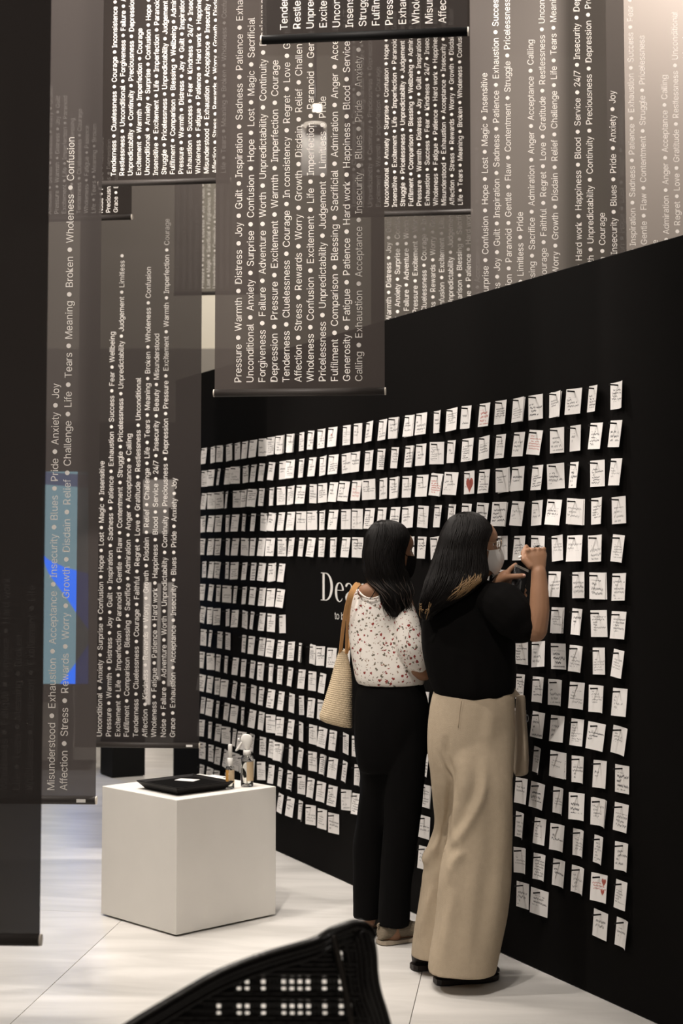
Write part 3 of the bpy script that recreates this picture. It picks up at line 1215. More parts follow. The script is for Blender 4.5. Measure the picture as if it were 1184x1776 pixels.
# r
rx0 = 1.62
ribbon(DL, [(rx0 + 0.11, 0.0), (rx0 + 0.11, 0.64)], 0.10)
ribbon(DL, [(rx0 - 0.01, 0.012), (rx0 + 0.24, 0.012)], 0.024)
ribbon(DL, [(rx0 + 0.0, 0.64), (rx0 + 0.10, 0.66)], 0.03)
ribbon(DL, [(rx0 + 0.15, 0.48), (rx0 + 0.19, 0.58), (rx0 + 0.26, 0.645), (rx0 + 0.33, 0.63)], [0.02, 0.03, 0.06, 0.10])
s0, z0 = wall_sz(557.5, 1041)
s1, z1 = wall_sz(577.5, 1041)
zt = wall_sz(557.5, 993)[1]
cap = zt - z0
sxk = abs(s1 - s0) / (0.555 * cap)
vv = [wall_pt(s0 - x * cap * sxk, z0 + z_ * cap, 0.0015) for x, y_, z_ in DL.v]
SMALL = MB()
sA, zA = wall_sz(580.5, 1073.5)
sB, _ = wall_sz(605, 1073.5)
lv, lf = [], []
xx = 0
for w_ in ('to', 'bel'):
    a_, b_, adv = word_geo(w_)
    o_ = len(lv)
    lv += [(p + xx, q) for p, q in a_]
    lf += [tuple(i + o_ for i in f) for f in b_]
    xx += adv + 0.278
fsz = (wall_sz(580.5, 1061)[1] - zA) / 0.72
kx = abs(sB - sA) / (xx - 0.33)
SMALL.add([wall_pt(sA - p * kx, zA + q * fsz, 0.0015) for p, q in lv], lf)
dl = MB().add(vv, DL.f)
dl.add(SMALL.v, SMALL.f)
dl.build('lettering', 'white_vinyl', wall)


# ================================================================== PLINTH AND WHAT STANDS ON IT
pf = on_z(305, 1624)
pl_ = on_z(175, 1586)
pr = on_z(479, 1587.4)
va = (pl_ - pf)
ang = math.atan2(va.y, va.x)
la = va.length
vb = Vector((va.y, -va.x, 0)).normalized()
if vb.dot(pr - pf) < 0:
    vb = -vb
lb = (pr - pf).dot(vb)
ua = va.normalized()
# height from the front corner
d_ = ray(305, 1387.8)
ph_ = CAM_H + d_.z * pf.y / d_.y
pc = pf + ua * la / 2 + vb * lb / 2
plinth = MB().box((0, 0, ph_ / 2 - 0.001), (la, lb, ph_ - 0.004), 0, 0.0025).build('plinth', 'plinth')
plinth.location = (pc.x, pc.y, 0.003)
plinth.rotation_euler = (0, 0, ang)
tag(plinth, 'square white painted plinth standing on the floor before the black wall', 'plinth')
PTOP = ph_ + 0.0002


def on_top(px, py):
    return on_z(px, py, PTOP)


# black tray with sloping sides
rim = [on_z(160 + x / 3.482, 1260 + y / 3.482, PTOP + 0.030) for x, y in ((250, 328), (482, 374), (865, 338), (640, 288))]
cx_ = sum((p for p in rim), Vector()) / 4
t0 = (rim[1] - rim[0])
# make it a true rectangle
axu = (rim[1] - rim[0]).normalized()
axv = Vector((-axu.y, axu.x, 0))
lu = ((rim[1] - rim[0]).length + (rim[2] - rim[3]).length) / 2
lv_ = abs((rim[2] - rim[1]).dot(axv))
lu, lv_ = min(lu, 0.42), min(lv_, 0.40)
tray = empty('serving_tray', (cx_.x, cx_.y, PTOP))
tray.rotation_euler = (0, 0, math.atan2(axu.y, axu.x))
tag(tray, 'black tray with sloping sides lying on the white plinth', 'tray')


def rect(u, v, z):
    return [(-u / 2, -v / 2, z), (u / 2, -v / 2, z), (u / 2, v / 2, z), (-u / 2, v / 2, z)]


mb = MB().loft([rect(lu - 0.055, lv_ - 0.055, 0.001), rect(lu - 0.05, lv_ - 0.05, 0.002), rect(lu, lv_, 0.030), rect(lu, lv_, 0.033), rect(lu - 0.008, lv_ - 0.008, 0.033), rect(lu - 0.045, lv_ - 0.045, 0.024)])
o = mb.build('tray_body', 'tray', None)
o.parent = tray
o = MB().box((0, 0, 0.0255), (lu - 0.05, lv_ - 0.05, 0.003), 0, 0.0008).build('felt_inlay', 'black_cloth', None)
o.parent = tray
q = on_z(160 + 572 / 3.482, 1260 + 322 / 3.482, PTOP + 0.028)
o = MB().box((0, 0, 0.0004), (0.085, 0.055, 0.0008)).build('name_card', 'blank_paper')
o.location = (q.x, q.y, PTOP + 0.0272)
o.rotation_euler = (0, 0, math.atan2(axu.y, axu.x) + 0.45)
tag(o, 'blank white card lying in the black tray on the plinth', 'card')
q = on_top(160 + 745 / 3.482, 1260 + 297 / 3.482)
o = MB().box((0, 0, 0.0004), (0.085, 0.10, 0.0008)).build('paper_sheet', 'blank_paper')
q = q + (pc - q) * 0.16
o.location = (q.x, q.y, PTOP + 0.0004)
o.rotation_euler = (0, 0, ang + 0.1)
tag(o, 'white sheet of paper on the plinth behind the black tray', 'paper')

# small spray bottle
q = on_top(160 + 831 / 3.482, 1260 + 374 / 3.482)
kz = q.y / F_PX
b1 = empty('spray_bottle', (q.x, q.y, PTOP))
tag(b1, 'small slim clear bottle with white cap and orange label, beside the tray', 'bottle')


def put(o, par):
    o.parent = par
    return o


hb = 0.062 * 0 + (1369 - 1331) * kz
rb = 7.3 * kz
put(MB().lathe((0, 0, 0), [(0, 0.0005), (rb * 0.92, 0.0005), (rb, 0.003), (rb, hb - 0.004), (rb * 0.8, hb), (rb * 0.5, hb + 0.002), (rb * 0.5, hb + 0.004), (rb * 0.42, hb + 0.004), (rb * 0.42, hb), (rb * 0.72, hb - 0.004), (rb * 0.9, hb - 0.008), (rb * 0.9, 0.005), (0, 0.005)], 24).build('body', 'clear', None, True), b1)
put(MB().lathe((0, 0, 0), [(0, 0.0052), (rb * 0.88, 0.0052), (rb * 0.88, hb * 0.55), (0, hb * 0.55)], 24).build('liquid', 'liquid', None, True), b1)
put(MB().lathe((0, 0, 0), [(rb * 0.62, hb + 0.001), (rb * 0.66, hb + 0.002), (rb * 0.66, hb + 13 * kz), (rb * 0.5, hb + 14 * kz), (rb * 0.45, hb + 14 * kz)], 20).build('collar', 'white_plastic', None, True), b1)
put(MB().lathe((0, 0, 0), [(rb * 0.3, hb + 14 * kz), (rb * 0.5, hb + 14.2 * kz), (rb * 0.5, hb + 35 * kz), (rb * 0.38, hb + 37 * kz), (0, hb + 37 * kz)], 20).build('pump_cap', 'white_plastic', None, True), b1)


def half_label(par, r_, z0_, z1_, a0, a1, mat, name='label'):
    n_ = 14
    V = []
    for z_ in (z0_, z1_):
        for i in range(n_ + 1):
            a = math.radians(a0 + (a1 - a0) * i / n_)
            V.append((r_ * math.cos(a), r_ * math.sin(a), z_))
    for z_ in (z0_, z1_):
        for i in range(n_ + 1):
            a = math.radians(a0 + (a1 - a0) * i / n_)
            V.append(((r_ + 0.0004) * math.cos(a), (r_ + 0.0004) * math.sin(a), z_))
    s_ = 2 * (n_ + 1)
    Fc = []
    for i in range(n_):
        Fc.append((i + 1, i, i + n_ + 1, i + n_ + 2))
        Fc.append((s_ + i, s_ + i + 1, s_ + i + n_ + 2, s_ + i + n_ + 1))
    return put(MB().add(V, Fc).build(name, mat, None, True), par)


half_label(b1, rb + 0.0002, hb * 0.32, hb * 0.84, 175, 255, 'label_orange')
half_label(b1, rb + 0.0002, hb * 0.25, hb * 0.84, 258, 380, 'label_tan', 'back_label')

# trigger spray bottle
q = on_top(160 + 934 / 3.482, 1260 + 362 / 3.482)
kz = q.y / F_PX
b2 = empty('trigger_spray_bottle', (q.x, q.y, PTOP))
b2.rotation_euler = (0, 0, 0.1)
tag(b2, 'large clear trigger spray bottle with white head standing on the plinth corner', 'bottle')
rb, hb = 10.9 * kz, 52 * kz
put(MB().lathe((0, 0, 0), [(0, 0.0005), (rb * 0.95, 0.0005), (rb, 0.004), (rb, hb - 0.010), (rb * 0.9, hb - 0.003), (rb * 0.55, hb + 0.003), (rb * 0.55, hb + 8 * kz), (rb * 0.47, hb + 8 * kz), (rb * 0.47, hb + 0.002), (rb * 0.82, hb - 0.006), (rb * 0.92, hb - 0.012), (rb * 0.92, 0.006), (0, 0.006)], 28).build('body', 'clear', None, True), b2)
put(MB().lathe((0, 0, 0), [(0, 0.0062), (rb * 0.9, 0.0062), (rb * 0.9, hb * 0.80), (0, hb * 0.80)], 28).build('liquid', 'liquid', None, True), b2)
put(MB().tube([(0, 0, 0.01), (0, 0, hb)], 0.0022, 8).build('dip_tube', 'white_plastic', None, True), b2)
put(MB().lathe((0, 0, 0), [(rb * 0.5, hb + 1 * kz), (rb * 0.62, hb + 1.5 * kz), (rb * 0.62, hb + 9 * kz), (rb * 0.5, hb + 10 * kz), (0.0, hb + 10 * kz)], 22).build('collar', 'white_plastic', None, True), b2)
z_ = hb + 10 * kz
hd = MB()
hd.loft([[(x * kz, y * kz, z_ + z * kz) for x, y in pts] for pts, z in (
    ([(-5, -4), (5, -4), (5, 4), (-5, 4)], 0), ([(-6, -4.5), (6, -4.5), (6, 4.5), (-6, 4.5)], 6), ([(-8, -4.6), (9, -4.6), (9, 4.6), (-8, 4.6)], 11),
    ([(-12, -4.5), (10, -4.5), (10, 4.5), (-12, 4.5)], 15), ([(-12, -4), (10, -4), (10, 4), (-12, 4)], 21), ([(-9, -3), (6, -3), (6, 3), (-9, 3)], 25.5), ([(-6, -2), (2, -2), (2, 2), (-6, 2)], 27))])
o = put(hd.build('spray_head', 'white_plastic', None, True), b2)
bv = o.modifiers.new('s', 'SUBSURF')
bv.levels = bv.render_levels = 2
o = put(MB().tube([(-13 * kz, 0, z_ + 18 * kz), (-16 * kz, 0, z_ + 17.6 * kz)], 2.6 * kz, 10).build('nozzle', 'white_plastic', None, True), b2)
tr = smooth_path([(-9 * kz, 0, z_ + 13 * kz), (-12.5 * kz, 0, z_ + 8 * kz), (-15.5 * kz, 0, z_ + 3 * kz), (-20 * kz, 0, z_ - 1.5 * kz)], 5)
put(MB().tube(tr, [2.4 * kz] * (len(tr) - 4) + [2.2 * kz, 1.9 * kz, 1.5 * kz, 0.9 * kz], 8).build('trigger', 'white_plastic', None, True), b2)
half_label(b2, rb + 0.0002, hb * 0.2, hb * 0.82, 265, 380, 'label_tan')

# ================================================================== FAR THINGS SEEN PAST AND THROUGH THE SCRIMS
q = on_z(194.5, 1349)
bx = MB().box((0, 0, 0.30), (0.22, 0.22, 0.60), 0, 0.002).build('black_plinth', 'black_box')
bx.location = (q.x + 0.044, q.y + 0.15, 0.001)
bx.rotation_euler = (0, 0, math.radians(28.7))
tag(bx, 'black box plinth on the floor behind the long word banner', 'plinth')

# upright lit screen at the far left
YS = 10.6
a_ = at(74, 1186, YS)
b_ = at(153, 1186, YS)
t_ = at(100, 818, YS)
SCW, SCH = b_.x - a_.x, t_.z - a_.z
kiosk = empty('display_screen', ((a_.x + b_.x) / 2, YS, 0))
kiosk.rotation_euler = (0, 0, 0)
tag(kiosk, 'tall glowing teal and blue screen seen through the low left banner', 'screen')
put(MB().box((0, 0.03, a_.z + SCH / 2), (SCW + 0.02, 0.05, SCH + 0.02), 0, 0.004).build('housing', 'phone_black', None), kiosk)
put(MB().box((0, 0.04, a_.z / 2), (0.10, 0.04, a_.z)).build('post', 'phone_black', None), kiosk)
put(MB().box((0, 0.04, 0.012), (0.36, 0.30, 0.02), 0, 0.003).build('foot_plate', 'phone_black', None), kiosk)


def emit(name, c, s_):
    return pmat(name, (0.01, 0.01, 0.01), 0.5, 0.1, emit=c, es=s_)


M['scr_teal'] = emit('screen_teal', (0.30, 0.53, 0.62), 3.9)
M['scr_blue'] = emit('screen_blue', (0.0, 0.16, 1.0), 9.0)
M['scr_dark'] = emit('screen_dark', (0.10, 0.16, 0.33), 3.0)


def scr(px, py):
    p = at(px, py, YS)
    return (p.x - kiosk.location.x, p.z)


def scr_poly(name, pts, mat, lift):
    P = [scr(*p) for p in pts]
    n_ = len(P)
    V = [(x, 0.003 - lift, z) for x, z in P]
    return put(MB().add(V, [tuple(range(n_))]).build(name, mat, None), kiosk)


scr_poly('screen_picture', [(74, 1186), (153, 1186), (153, 818), (74, 818)], 'scr_teal', 0.0)
scr_poly('picture_band', [(74, 840), (153, 846), (153, 824), (74, 818)], 'scr_dark', 0.0006)
scr_poly('picture_wedge', [(74, 962), (84, 971), (110, 983), (153, 995), (153, 1092), (133, 1064), (116, 1038), (98, 1014), (84, 994), (74, 970)], 'scr_blue', 0.0009)
scr_poly('picture_corner', [(104, 1186), (118, 1168), (134, 1146), (153, 1118), (153, 1186)], 'scr_blue', 0.0009)

# pale display panels in the far room, the light on them put in as glow
board = empty('display_board', (at(276, 1180, 12.4).x, 12.4, 0))
tag(board, 'pale display board far behind, faintly seen through the long word banner', 'board')
for px0, px1, py0, py1, nm, es_ in ((248, 302, 832, 880, 'panel', 0.55), (248, 292, 880, 925, 'panel', 0.38), (248, 262, 1010, 1222, 'pale_strip', 1.25), (272, 279, 1012, 1180, 'pale_strip', 0.5), (290, 301, 1010, 1190, 'pale_strip', 0.6)):
    p0, p1 = at(px0, py1, 12.4), at(px1, py0, 12.4)
    m_ = emit('panel_glow', (1.0, 0.86, 0.74), es_ * 5)
    put(MB().box(((p0.x + p1.x) / 2 - board.location.x, 0, (p0.z + p1.z) / 2), (p1.x - p0.x, 0.02, p1.z - p0.z), 0, 0.002).build(nm, m_, None), board)
p0, p1 = at(240, 1240, 12.4), at(306, 822, 12.4)
put(MB().box(((p0.x + p1.x) / 2 - board.location.x, 0.04, p1.z / 2), (p1.x - p0.x, 0.04, p1.z), 0, 0.003).build('back_board', 'side_wall', None), board)

# track spotlight whose lamp shines through the middle banner
sp = at(546, 205, 8.3)
fx = empty('track_spotlight', (sp.x, 8.3, sp.z))
tag(fx, 'track spotlight glowing behind the middle word banner', 'spotlight')
k8 = 8.3 / F_PX
M['lamp'] = emit('lamp_glow', (1.0, 0.86, 0.70), 25.0)
M['lamp_soft'] = emit('lamp_soft', (1.0, 0.86, 0.70), 9.0)
put(MB().tube([(4 * k8, 0, 12 * k8), (4 * k8, 0, 24 * k8)], 9 * k8, 20).build('lamp_bulb', 'lamp', None, True), fx)
put(MB().tube([(0, 0, -10 * k8), (0, 0, -15 * k8)], 20 * k8, 20).build('reflector_ring', 'lamp_soft', None, True), fx)
put(MB().tube([(0, 0, -15 * k8), (0, 0, -22 * k8)], 15 * k8, 16).build('neck', 'phone_black', None, True), fx)
put(MB().tube([(0, 0.02, -20 * k8), (0, 0.02, CEIL - sp.z)], 0.008, 8).build('stem', 'phone_black', None, True), fx)
put(MB().box((-2 * k8, 0.03, -55 * k8), (46 * k8, 0.006, 92 * k8), 0, 0.002).build('glow_plate', 'white_plastic', None), fx)  # white plate added to carry the soft glow below the lamp
l_ = bpy.data.lights.new('lamp_light', 'POINT')
l_.energy = 30
l_.color = WARM
l_.shadow_soft_size = 0.05
lo_ = bpy.data.objects.new('lamp_light', l_)
col.objects.link(lo_)
lo_.location = (sp.x, 8.2, sp.z - 5 * k8)


# ================================================================== THE WICKER CHAIR IN FRONT
RIM = [(60, 1905), (150, 1830), (228, 1776), (301, 1732), (382, 1686), (463, 1655), (544, 1631), (577, 1613), (613, 1600), (633, 1604.6), (643.6, 1621)]
EDGE = [(1600, 618), (1604.6, 633.5), (1621, 643.6), (1653, 649.7), (1690, 652), (1722, 658), (1776, 674), (1905, 704), (2080, 726)]


def interp(tab, x):
    if x <= tab[0][0]:
        return tab[0][1]
    for (a, b_), (c_, d2) in zip(tab, tab[1:]):
        if x <= c_:
            return b_ + (d2 - b_) * (x - a) / (c_ - a)
    return tab[-1][1]


def chair_Y(px):
    t = (640 - px) / 420.0
    return 2.78 - 0.22 * max(t, 0) ** 1.3 + 0.10 * max(0, -t * 6)


CB = 2080                       # lower edge of the woven back (row), well below the frame


def chair_pt(px, py, dy=0.0):
    Y_ = chair_Y(px) + dy
    return at(px, py, Y_)


cc = at(430, 1776, 2.95)
chair = empty('wicker_armchair', (cc.x, cc.y, 0))
tag(chair, 'black wicker armchair in front, its woven back curling up to a corner', 'chair')
rim_path = smooth_path([chair_pt(x, y + 6) for x, y in RIM], 5)
MB().tube(rim_path, 0.0115, 12).build('rim', 'wicker', chair, True)
for dy_, off_ in ((16, -0.006), (27, -0.004)):
    MB().tube(smooth_path([chair_pt(x, y + dy_, off_) for x, y in RIM[:-2]], 5), 0.0062, 8).build('rim_cord', 'wicker', chair, True)
HOLES = [382, 414, 428, 459, 488, 502, 516, 530, 560, 592, 606, 628]
OPEN = [(1690, 1716), (1731, 1756)]
for x in [120 + 7.0 * i for i in range(76)]:
    if min(abs(x - h_) for h_ in HOLES) < 3.4:
        continue
    y0_ = interp(RIM, x) + 8
    if x > 612:
        y0_ = max(y0_, 1612)
    xe = x
    path = []
    for i in range(9):
        y = y0_ + (CB - y0_) * i / 8
        path.append(chair_pt(x + 0.02 * (y - y0_) * ((x - 300) / 300), y, 0.004))
    MB().tube(path, 0.0036, 6).build('stake', 'wicker', chair, True)
y = 1612.0
while y < CB:
    openrow = any(a_ < y < b_ for a_, b_ in OPEN)
    xr_ = interp(EDGE, y) - 6
    # left end where the row meets the rim
    xl_ = 100
    for (x1_, y1_), (x2_, y2_) in zip(RIM[:9], RIM[1:9]):
        if y2_ <= y - 10 <= y1_:
            xl_ = x1_ + (x2_ - x1_) * (y1_ - (y - 10)) / (y1_ - y2_)
    if y - 10 > 1905:
        xl_ = 60
    if 1648 < y < 1668:
        xr2_ = 586
        MB().tube([chair_pt(xr2_ + (xr_ - xr2_) * i / 5, y + 4.5, 0) for i in range(6)], 0.0024, 6).build('weave_strand', 'wicker', chair, True)
        xr_ = xr2_
    if xr_ - xl_ > 12:
        n_ = max(4, int((xr_ - xl_) / 14))
        path = [chair_pt(xl_ + (xr_ - xl_) * i / n_, y, (0.0022 if i % 2 else -0.0022) - 0.002) for i in range(n_ + 1)]
        MB().tube(path, 0.0031 if openrow else 0.0046, 6).build('weave_strand', 'wicker', chair, True)
    y += 12.8 if openrow else 8.4
for j in range(7):
    path = [chair_pt(interp(EDGE, yy) - j * 7.5 - 1, yy + j * 1.5, -0.010 + 0.012 * abs(j - 2) / 3 if j < 6 else 0) for yy in (1608 + 3 * j, 1621, 1653, 1690, 1722, 1776, 1905, 2080)]
    MB().tube(smooth_path(path, 4), 0.0058, 8).build('corner_strand', 'wicker', chair, True)
MB().tube(smooth_path([chair_pt(*p, -0.012) for p in ((577, 1622), (582, 1640), (590, 1675), (600, 1725), (609, 1776), (622, 1880), (640, 2060))], 5), 0.0052, 8).build('upright_cord', 'wicker_brown', chair, True)
# seat and legs below the frame
sx0, sx1 = chair_pt(150, 2000), chair_pt(700, 2000)
mb = MB().box((cc.x, cc.y + 0.22, 0.40), (0.56, 0.56, 0.05), 0, 0.012)
mb.build('seat', 'wicker', chair, False)
zb = chair_pt(400, CB).z
MB().tube([chair_pt(110 + 62 * i, CB) for i in range(11)], 0.011, 10).build('lower_rail', 'wicker', chair, True)
for lx, ly, lz in ((chair_pt(160, CB).x, chair_pt(160, CB).y, chair_pt(160, CB).z), (chair_pt(700, CB).x, chair_pt(700, CB).y, chair_pt(700, CB).z), (cc.x - 0.26, cc.y + 0.47, 0.40), (cc.x + 0.26, cc.y + 0.47, 0.40)):
    MB().tube([(lx, ly, lz), (lx, ly, 0.001)], [0.015, 0.011], 10).build('leg', 'wicker', chair, True)


# ================================================================== PEOPLE
def ring(py, xl, xr, Y, thick, n=32, e=2.3, tilt=0.0):
    L, Rr = at(xl, py, Y), at(xr, py, Y)
    cx, a, b_ = (L.x + Rr.x) / 2, (Rr.x - L.x) / 2, thick / 2
    out = []
    for j in range(n):
        t = 2 * math.pi * j / n
        ct, st = math.cos(t), math.sin(t)
        x = math.copysign(abs(ct) ** (2 / e), ct) * a
        y = math.copysign(abs(st) ** (2 / e), st) * b_
        out.append(Vector((cx + x, L.y + y, L.z + tilt * x)))
    return out


def loft_px(mb, tab, e=2.3, steps=3, n=32):
    """tab rows (py, xl, xr, Y, thick) -> smooth closed loft"""
    rows = []
    for i in range(len(tab) - 1):
        for k in range(steps):
            t = tab[i][0] + (tab[i + 1][0] - tab[i][0]) * k / steps
            rows.append((t, *lerp_tab(tab, t)))
    rows.append(tab[-1])
    mb.loft([ring(*r_, n=n, e=e) for r_ in rows])
    return mb


def tube_px(mb, pts, rad, seg=14, n=4):
    P = smooth_path([at(*p) for p in pts], n)
    k = len(P)
    rr = []
    for i in range(k):
        f = i / (k - 1) * (len(rad) - 1)
        j = min(int(f), len(rad) - 2)
        rr.append(rad[j] + (rad[j + 1] - rad[j]) * (f - j))
    mb.tube(P, rr, seg)
    mb.ell(P[0], (rr[0] * 0.98,) * 3, 12)
    mb.ell(P[-1], (rr[-1] * 0.98,) * 3, 12)
    return mb


HEAD = [  # t, half width, front, back
    (0.00, 0.014, 0.070, -0.030), (0.04, 0.030, 0.083, 0.000), (0.12, 0.047, 0.088, 0.030), (0.22, 0.056, 0.087, 0.058), (0.34, 0.062, 0.087, 0.080),
    (0.46, 0.067, 0.086, 0.092), (0.54, 0.069, 0.083, 0.090), (0.62, 0.071, 0.090, 0.092), (0.74, 0.071, 0.085, 0.090), (0.86, 0.060, 0.062, 0.074), (0.94, 0.040, 0.034, 0.048), (1.0, 0.010, 0.010, 0.012)]


def hs(t, phi, HH):
    """head surface in head space (x right, y forward, z up); phi = 0 looks forward"""
    w_, f, b_ = lerp_tab(HEAD, t)
    c_, s_ = math.cos(phi), math.sin(phi)
    x = w_ * math.copysign(abs(s_) ** 0.92, s_)
    y = (f if c_ > 0 else b_) * c_
    g = lambda m, sd, v: math.exp(-((v - m) / sd) ** 2)
    # nose, eye sockets, lips, chin
    if c_ > 0:
        nose = 0.024 * g(0, 0.17, phi) * (g(0.385, 0.05, t) + 0.62 * g(0.47, 0.06, t) + 0.2 * g(0.545, 0.05, t))
        y += nose
        x += 0.006 * math.copysign(g(0.16, 0.09, abs(phi)) * g(0.365, 0.03, t), phi)
        y -= 0.008 * g(0.43, 0.18, abs(phi)) * g(0.535, 0.035, t)
        y += 0.0045 * g(0, 0.30, phi) * (g(0.245, 0.018, t) + g(0.20, 0.018, t)) - 0.002 * g(0, 0.3, phi) * g(0.222, 0.008, t)
        y += 0.004 * g(0, 0.3, phi) * g(0.08, 0.05, t)
        y += 0.003 * g(0.5, 0.3, abs(phi)) * g(0.42, 0.05, t)
    return Vector((x, y, (t - 0.5) * HH))


def head_frame(px, py, Y, ang_deg, pitch_deg, roll_deg=0):
    a = math.radians(ang_deg)
    fw = Vector((math.cos(a), math.sin(a), 0))
    rt = Vector((math.sin(a), -math.cos(a), 0))
    m = Matrix((rt, fw, Vector((0, 0, 1)))).transposed().to_4x4()
    return Matrix.Translation(at(px, py, Y)) @ m @ Matrix.Rotation(math.radians(pitch_deg), 4, 'X') @ Matrix.Rotation(math.radians(roll_deg), 4, 'Y')


def add_head(mb, mt, HH):
    rings = []
    for i in range(49):
        t = i / 48
        rings.append([mt @ hs(t, 2 * math.pi * j / 64 - math.pi, HH) for j in range(64)])
    mb.loft(rings)
    for sx in (-1, 1):          # ears
        mb.ell(mt @ Vector((sx * 0.071, -0.012, -0.004)), (0.008, 0.016, 0.029), 12, mt.to_3x3().normalized() @ Matrix.Rotation(0.15, 3, 'X'))


def add_hand(mb, wrist, d, n, thumb_side, curl=(25, 30, 20), sc=1.0, spread=4, thumb_curl=0.35):
    """palm and five fingers; d towards the fingertips, n out of the back of the hand"""
    d = Vector(d).normalized()
    n = Vector(n)
    n = (n - d * n.dot(d)).normalized()
    s = d.cross(n) * thumb_side
    W_ = Vector(wrist)
    rings = []
    for t, hw, ht in ((0, 0.024, 0.018), (0.03, 0.031, 0.018), (0.06, 0.038, 0.016), (0.072, 0.038, 0.013), (0.078, 0.035, 0.008)):
        rings.append([W_ + d * t * sc + (s * math.cos(a) * hw + n * math.sin(a) * ht) * sc for a in [2 * math.pi * k / 16 for k in range(16)]])
    mb.loft(rings)
    tips = []
    for k, (o_, ln, r_) in enumerate(((0.0295, 0.070, 0.0080), (0.0098, 0.078, 0.0082), (-0.0098, 0.072, 0.0079), (-0.0285, 0.056, 0.0071))):
        dirv = (d + s * math.tan(math.radians(spread * (1.5 - k)))).normalized()
        p = W_ + (d * 0.080 + s * o_) * sc
        path, rr = [p], [r_ * sc]
        cur = dirv
        for q, (fr_, cu) in enumerate(zip((0.46, 0.30, 0.24), curl)):
            c_ = math.radians(cu)
            ax_ = cur.cross(-n if q == 0 else nn).normalized() if q == 0 else ax_
            cur = (Matrix.Rotation(c_, 3, ax_) @ cur).normalized()
            nn = -n
            mid = p + cur * ln * fr_ * 0.5 * sc
            p = p + cur * ln * fr_ * sc
            path += [mid, p]
            rr += [r_ * (0.98 - 0.08 * q) * sc, r_ * (0.95 - 0.1 * q) * sc]
        mb.tube(path, rr, 10)
        mb.ell(path[0], (rr[0] * 1.1,) * 3, 10)
        mb.ell(path[-1], (rr[-1],) * 3, 10)
        mb.ell(path[0] + (n * 0.004 + d * 0.002) * sc, (rr[0] * 1.16,) * 3, 12)
        for q in (2, 4):
            mb.ell(path[q], (rr[q] * 1.10,) * 3, 12)
        tips.append(path[-1])
    b_ = W_ + (d * 0.022 + s * 0.024) * sc
    p1 = b_ + (d * 0.030 + s * 0.024 - n * 0.006) * sc
    p2 = p1 + (d * 0.026 + s * (0.012 - 0.02 * thumb_curl) - n * 0.022 * thumb_curl) * sc
    p3 = p2 + (d * 0.022 - s * 0.020 * thumb_curl - n * 0.016 * thumb_curl) * sc
    mb.tube([b_, p1, p2, p3], [0.014 * sc, 0.0115 * sc, 0.0098 * sc, 0.0085 * sc], 10)
    mb.ell(p3, (0.0085 * sc,) * 3, 10)
    return tips, p3


def add_foot(mb, heel, dirv, L_=0.225, w_=0.080, h_=0.065):
    """closed foot / shoe shape, heel at the floor point"""
    d = Vector(dirv).normalized()
    s = Vector((d.y, -d.x, 0))
    rings = []
    for t, ww, hh in ((0.0, 0.45, 0.55), (0.04, 0.66, 0.80), (0.15, 0.76, 1.0), (0.30, 0.76, 1.0), (0.48, 0.84, 0.86), (0.66, 1.0, 0.66), (0.82, 0.94, 0.52), (0.94, 0.66, 0.42), (1.0, 0.30, 0.28)):
        r_ = []
        for k in range(18):
            a = 2 * math.pi * k / 18
            r_.append(Vector(heel) + d * t * L_ + s * math.cos(a) * w_ / 2 * ww + Vector((0, 0, h_ * hh / 2 + math.sin(a) * h_ * hh / 2)))
        rings.append(r_)
    mb.loft(rings)


def add_sole(mb, heel, dirv, L_=0.235, w_=0.088, h_=0.016):
    d = Vector(dirv).normalized()
    s = Vector((d.y, -d.x, 0))
    prof = ((0.0, 0.40), (0.05, 0.72), (0.18, 0.82), (0.40, 0.80), (0.66, 1.0), (0.84, 0.92), (0.95, 0.62), (1.0, 0.25))
    out = [(t, q) for t, q in prof] + [(t, -q) for t, q in reversed(prof)]
    lo_ = [Vector(heel) + d * (t * L_ - 0.005) + s * q * w_ / 2 + Vector((0, 0, 0.0008)) for t, q in out]
    hi_ = [p + Vector((0, 0, h_)) for p in lo_]
    mb.loft([lo_, hi_])


def fold(me, amp, sx, sz, seed, z0=-9, z1=9):
    """cloth folds: long soft vertical waves plus fine crumple"""
    me.update()
    nrm = [v.normal.copy() for v in me.vertices]
    for v, n_ in zip(me.vertices, nrm):
        p = v.co
        k = 1.0
        if p.z < z0 + 0.06:
            k = max(0, (p.z - z0) / 0.06)
        if p.z > z1 - 0.06:
            k = max(0, (z1 - p.z) / 0.06)
        q = noise.noise(Vector((p.x * sx + seed, p.y * sx, p.z * sz)))
        q2 = noise.noise(Vector((p.x * sx * 2.6 + seed, p.y * sx * 2.6 + 5, p.z * sz * 3.2 + p.x * 9)))
        v.co = p + n_ * amp * k * (q + 0.45 * q2)
    return me


def hair_mass(tab, e=3.2, levels=44, n=40, wob=0.004, seed=0.0):
    rows = []
    y0_, y1_ = tab[0][0], tab[-1][0]
    rings = []
    for i in range(levels + 1):
        y = y0_ + (y1_ - y0_) * i / levels
        row = (y, *lerp_tab(tab, y))
        rg = ring(*row, n=n, e=e)
        ctr = sum(rg, Vector()) / n
        out = []
        for j, p in enumerate(rg):
            a = 2 * math.pi * j / n
            w_ = noise.noise(Vector((math.cos(a) * 3.4 + seed, math.sin(a) * 3.4, i * 0.02))) * wob * min(1, i / 8)
            out.append(p + (p - ctr).normalized() * w_)
        rings.append(out)
    return MB().loft(rings)


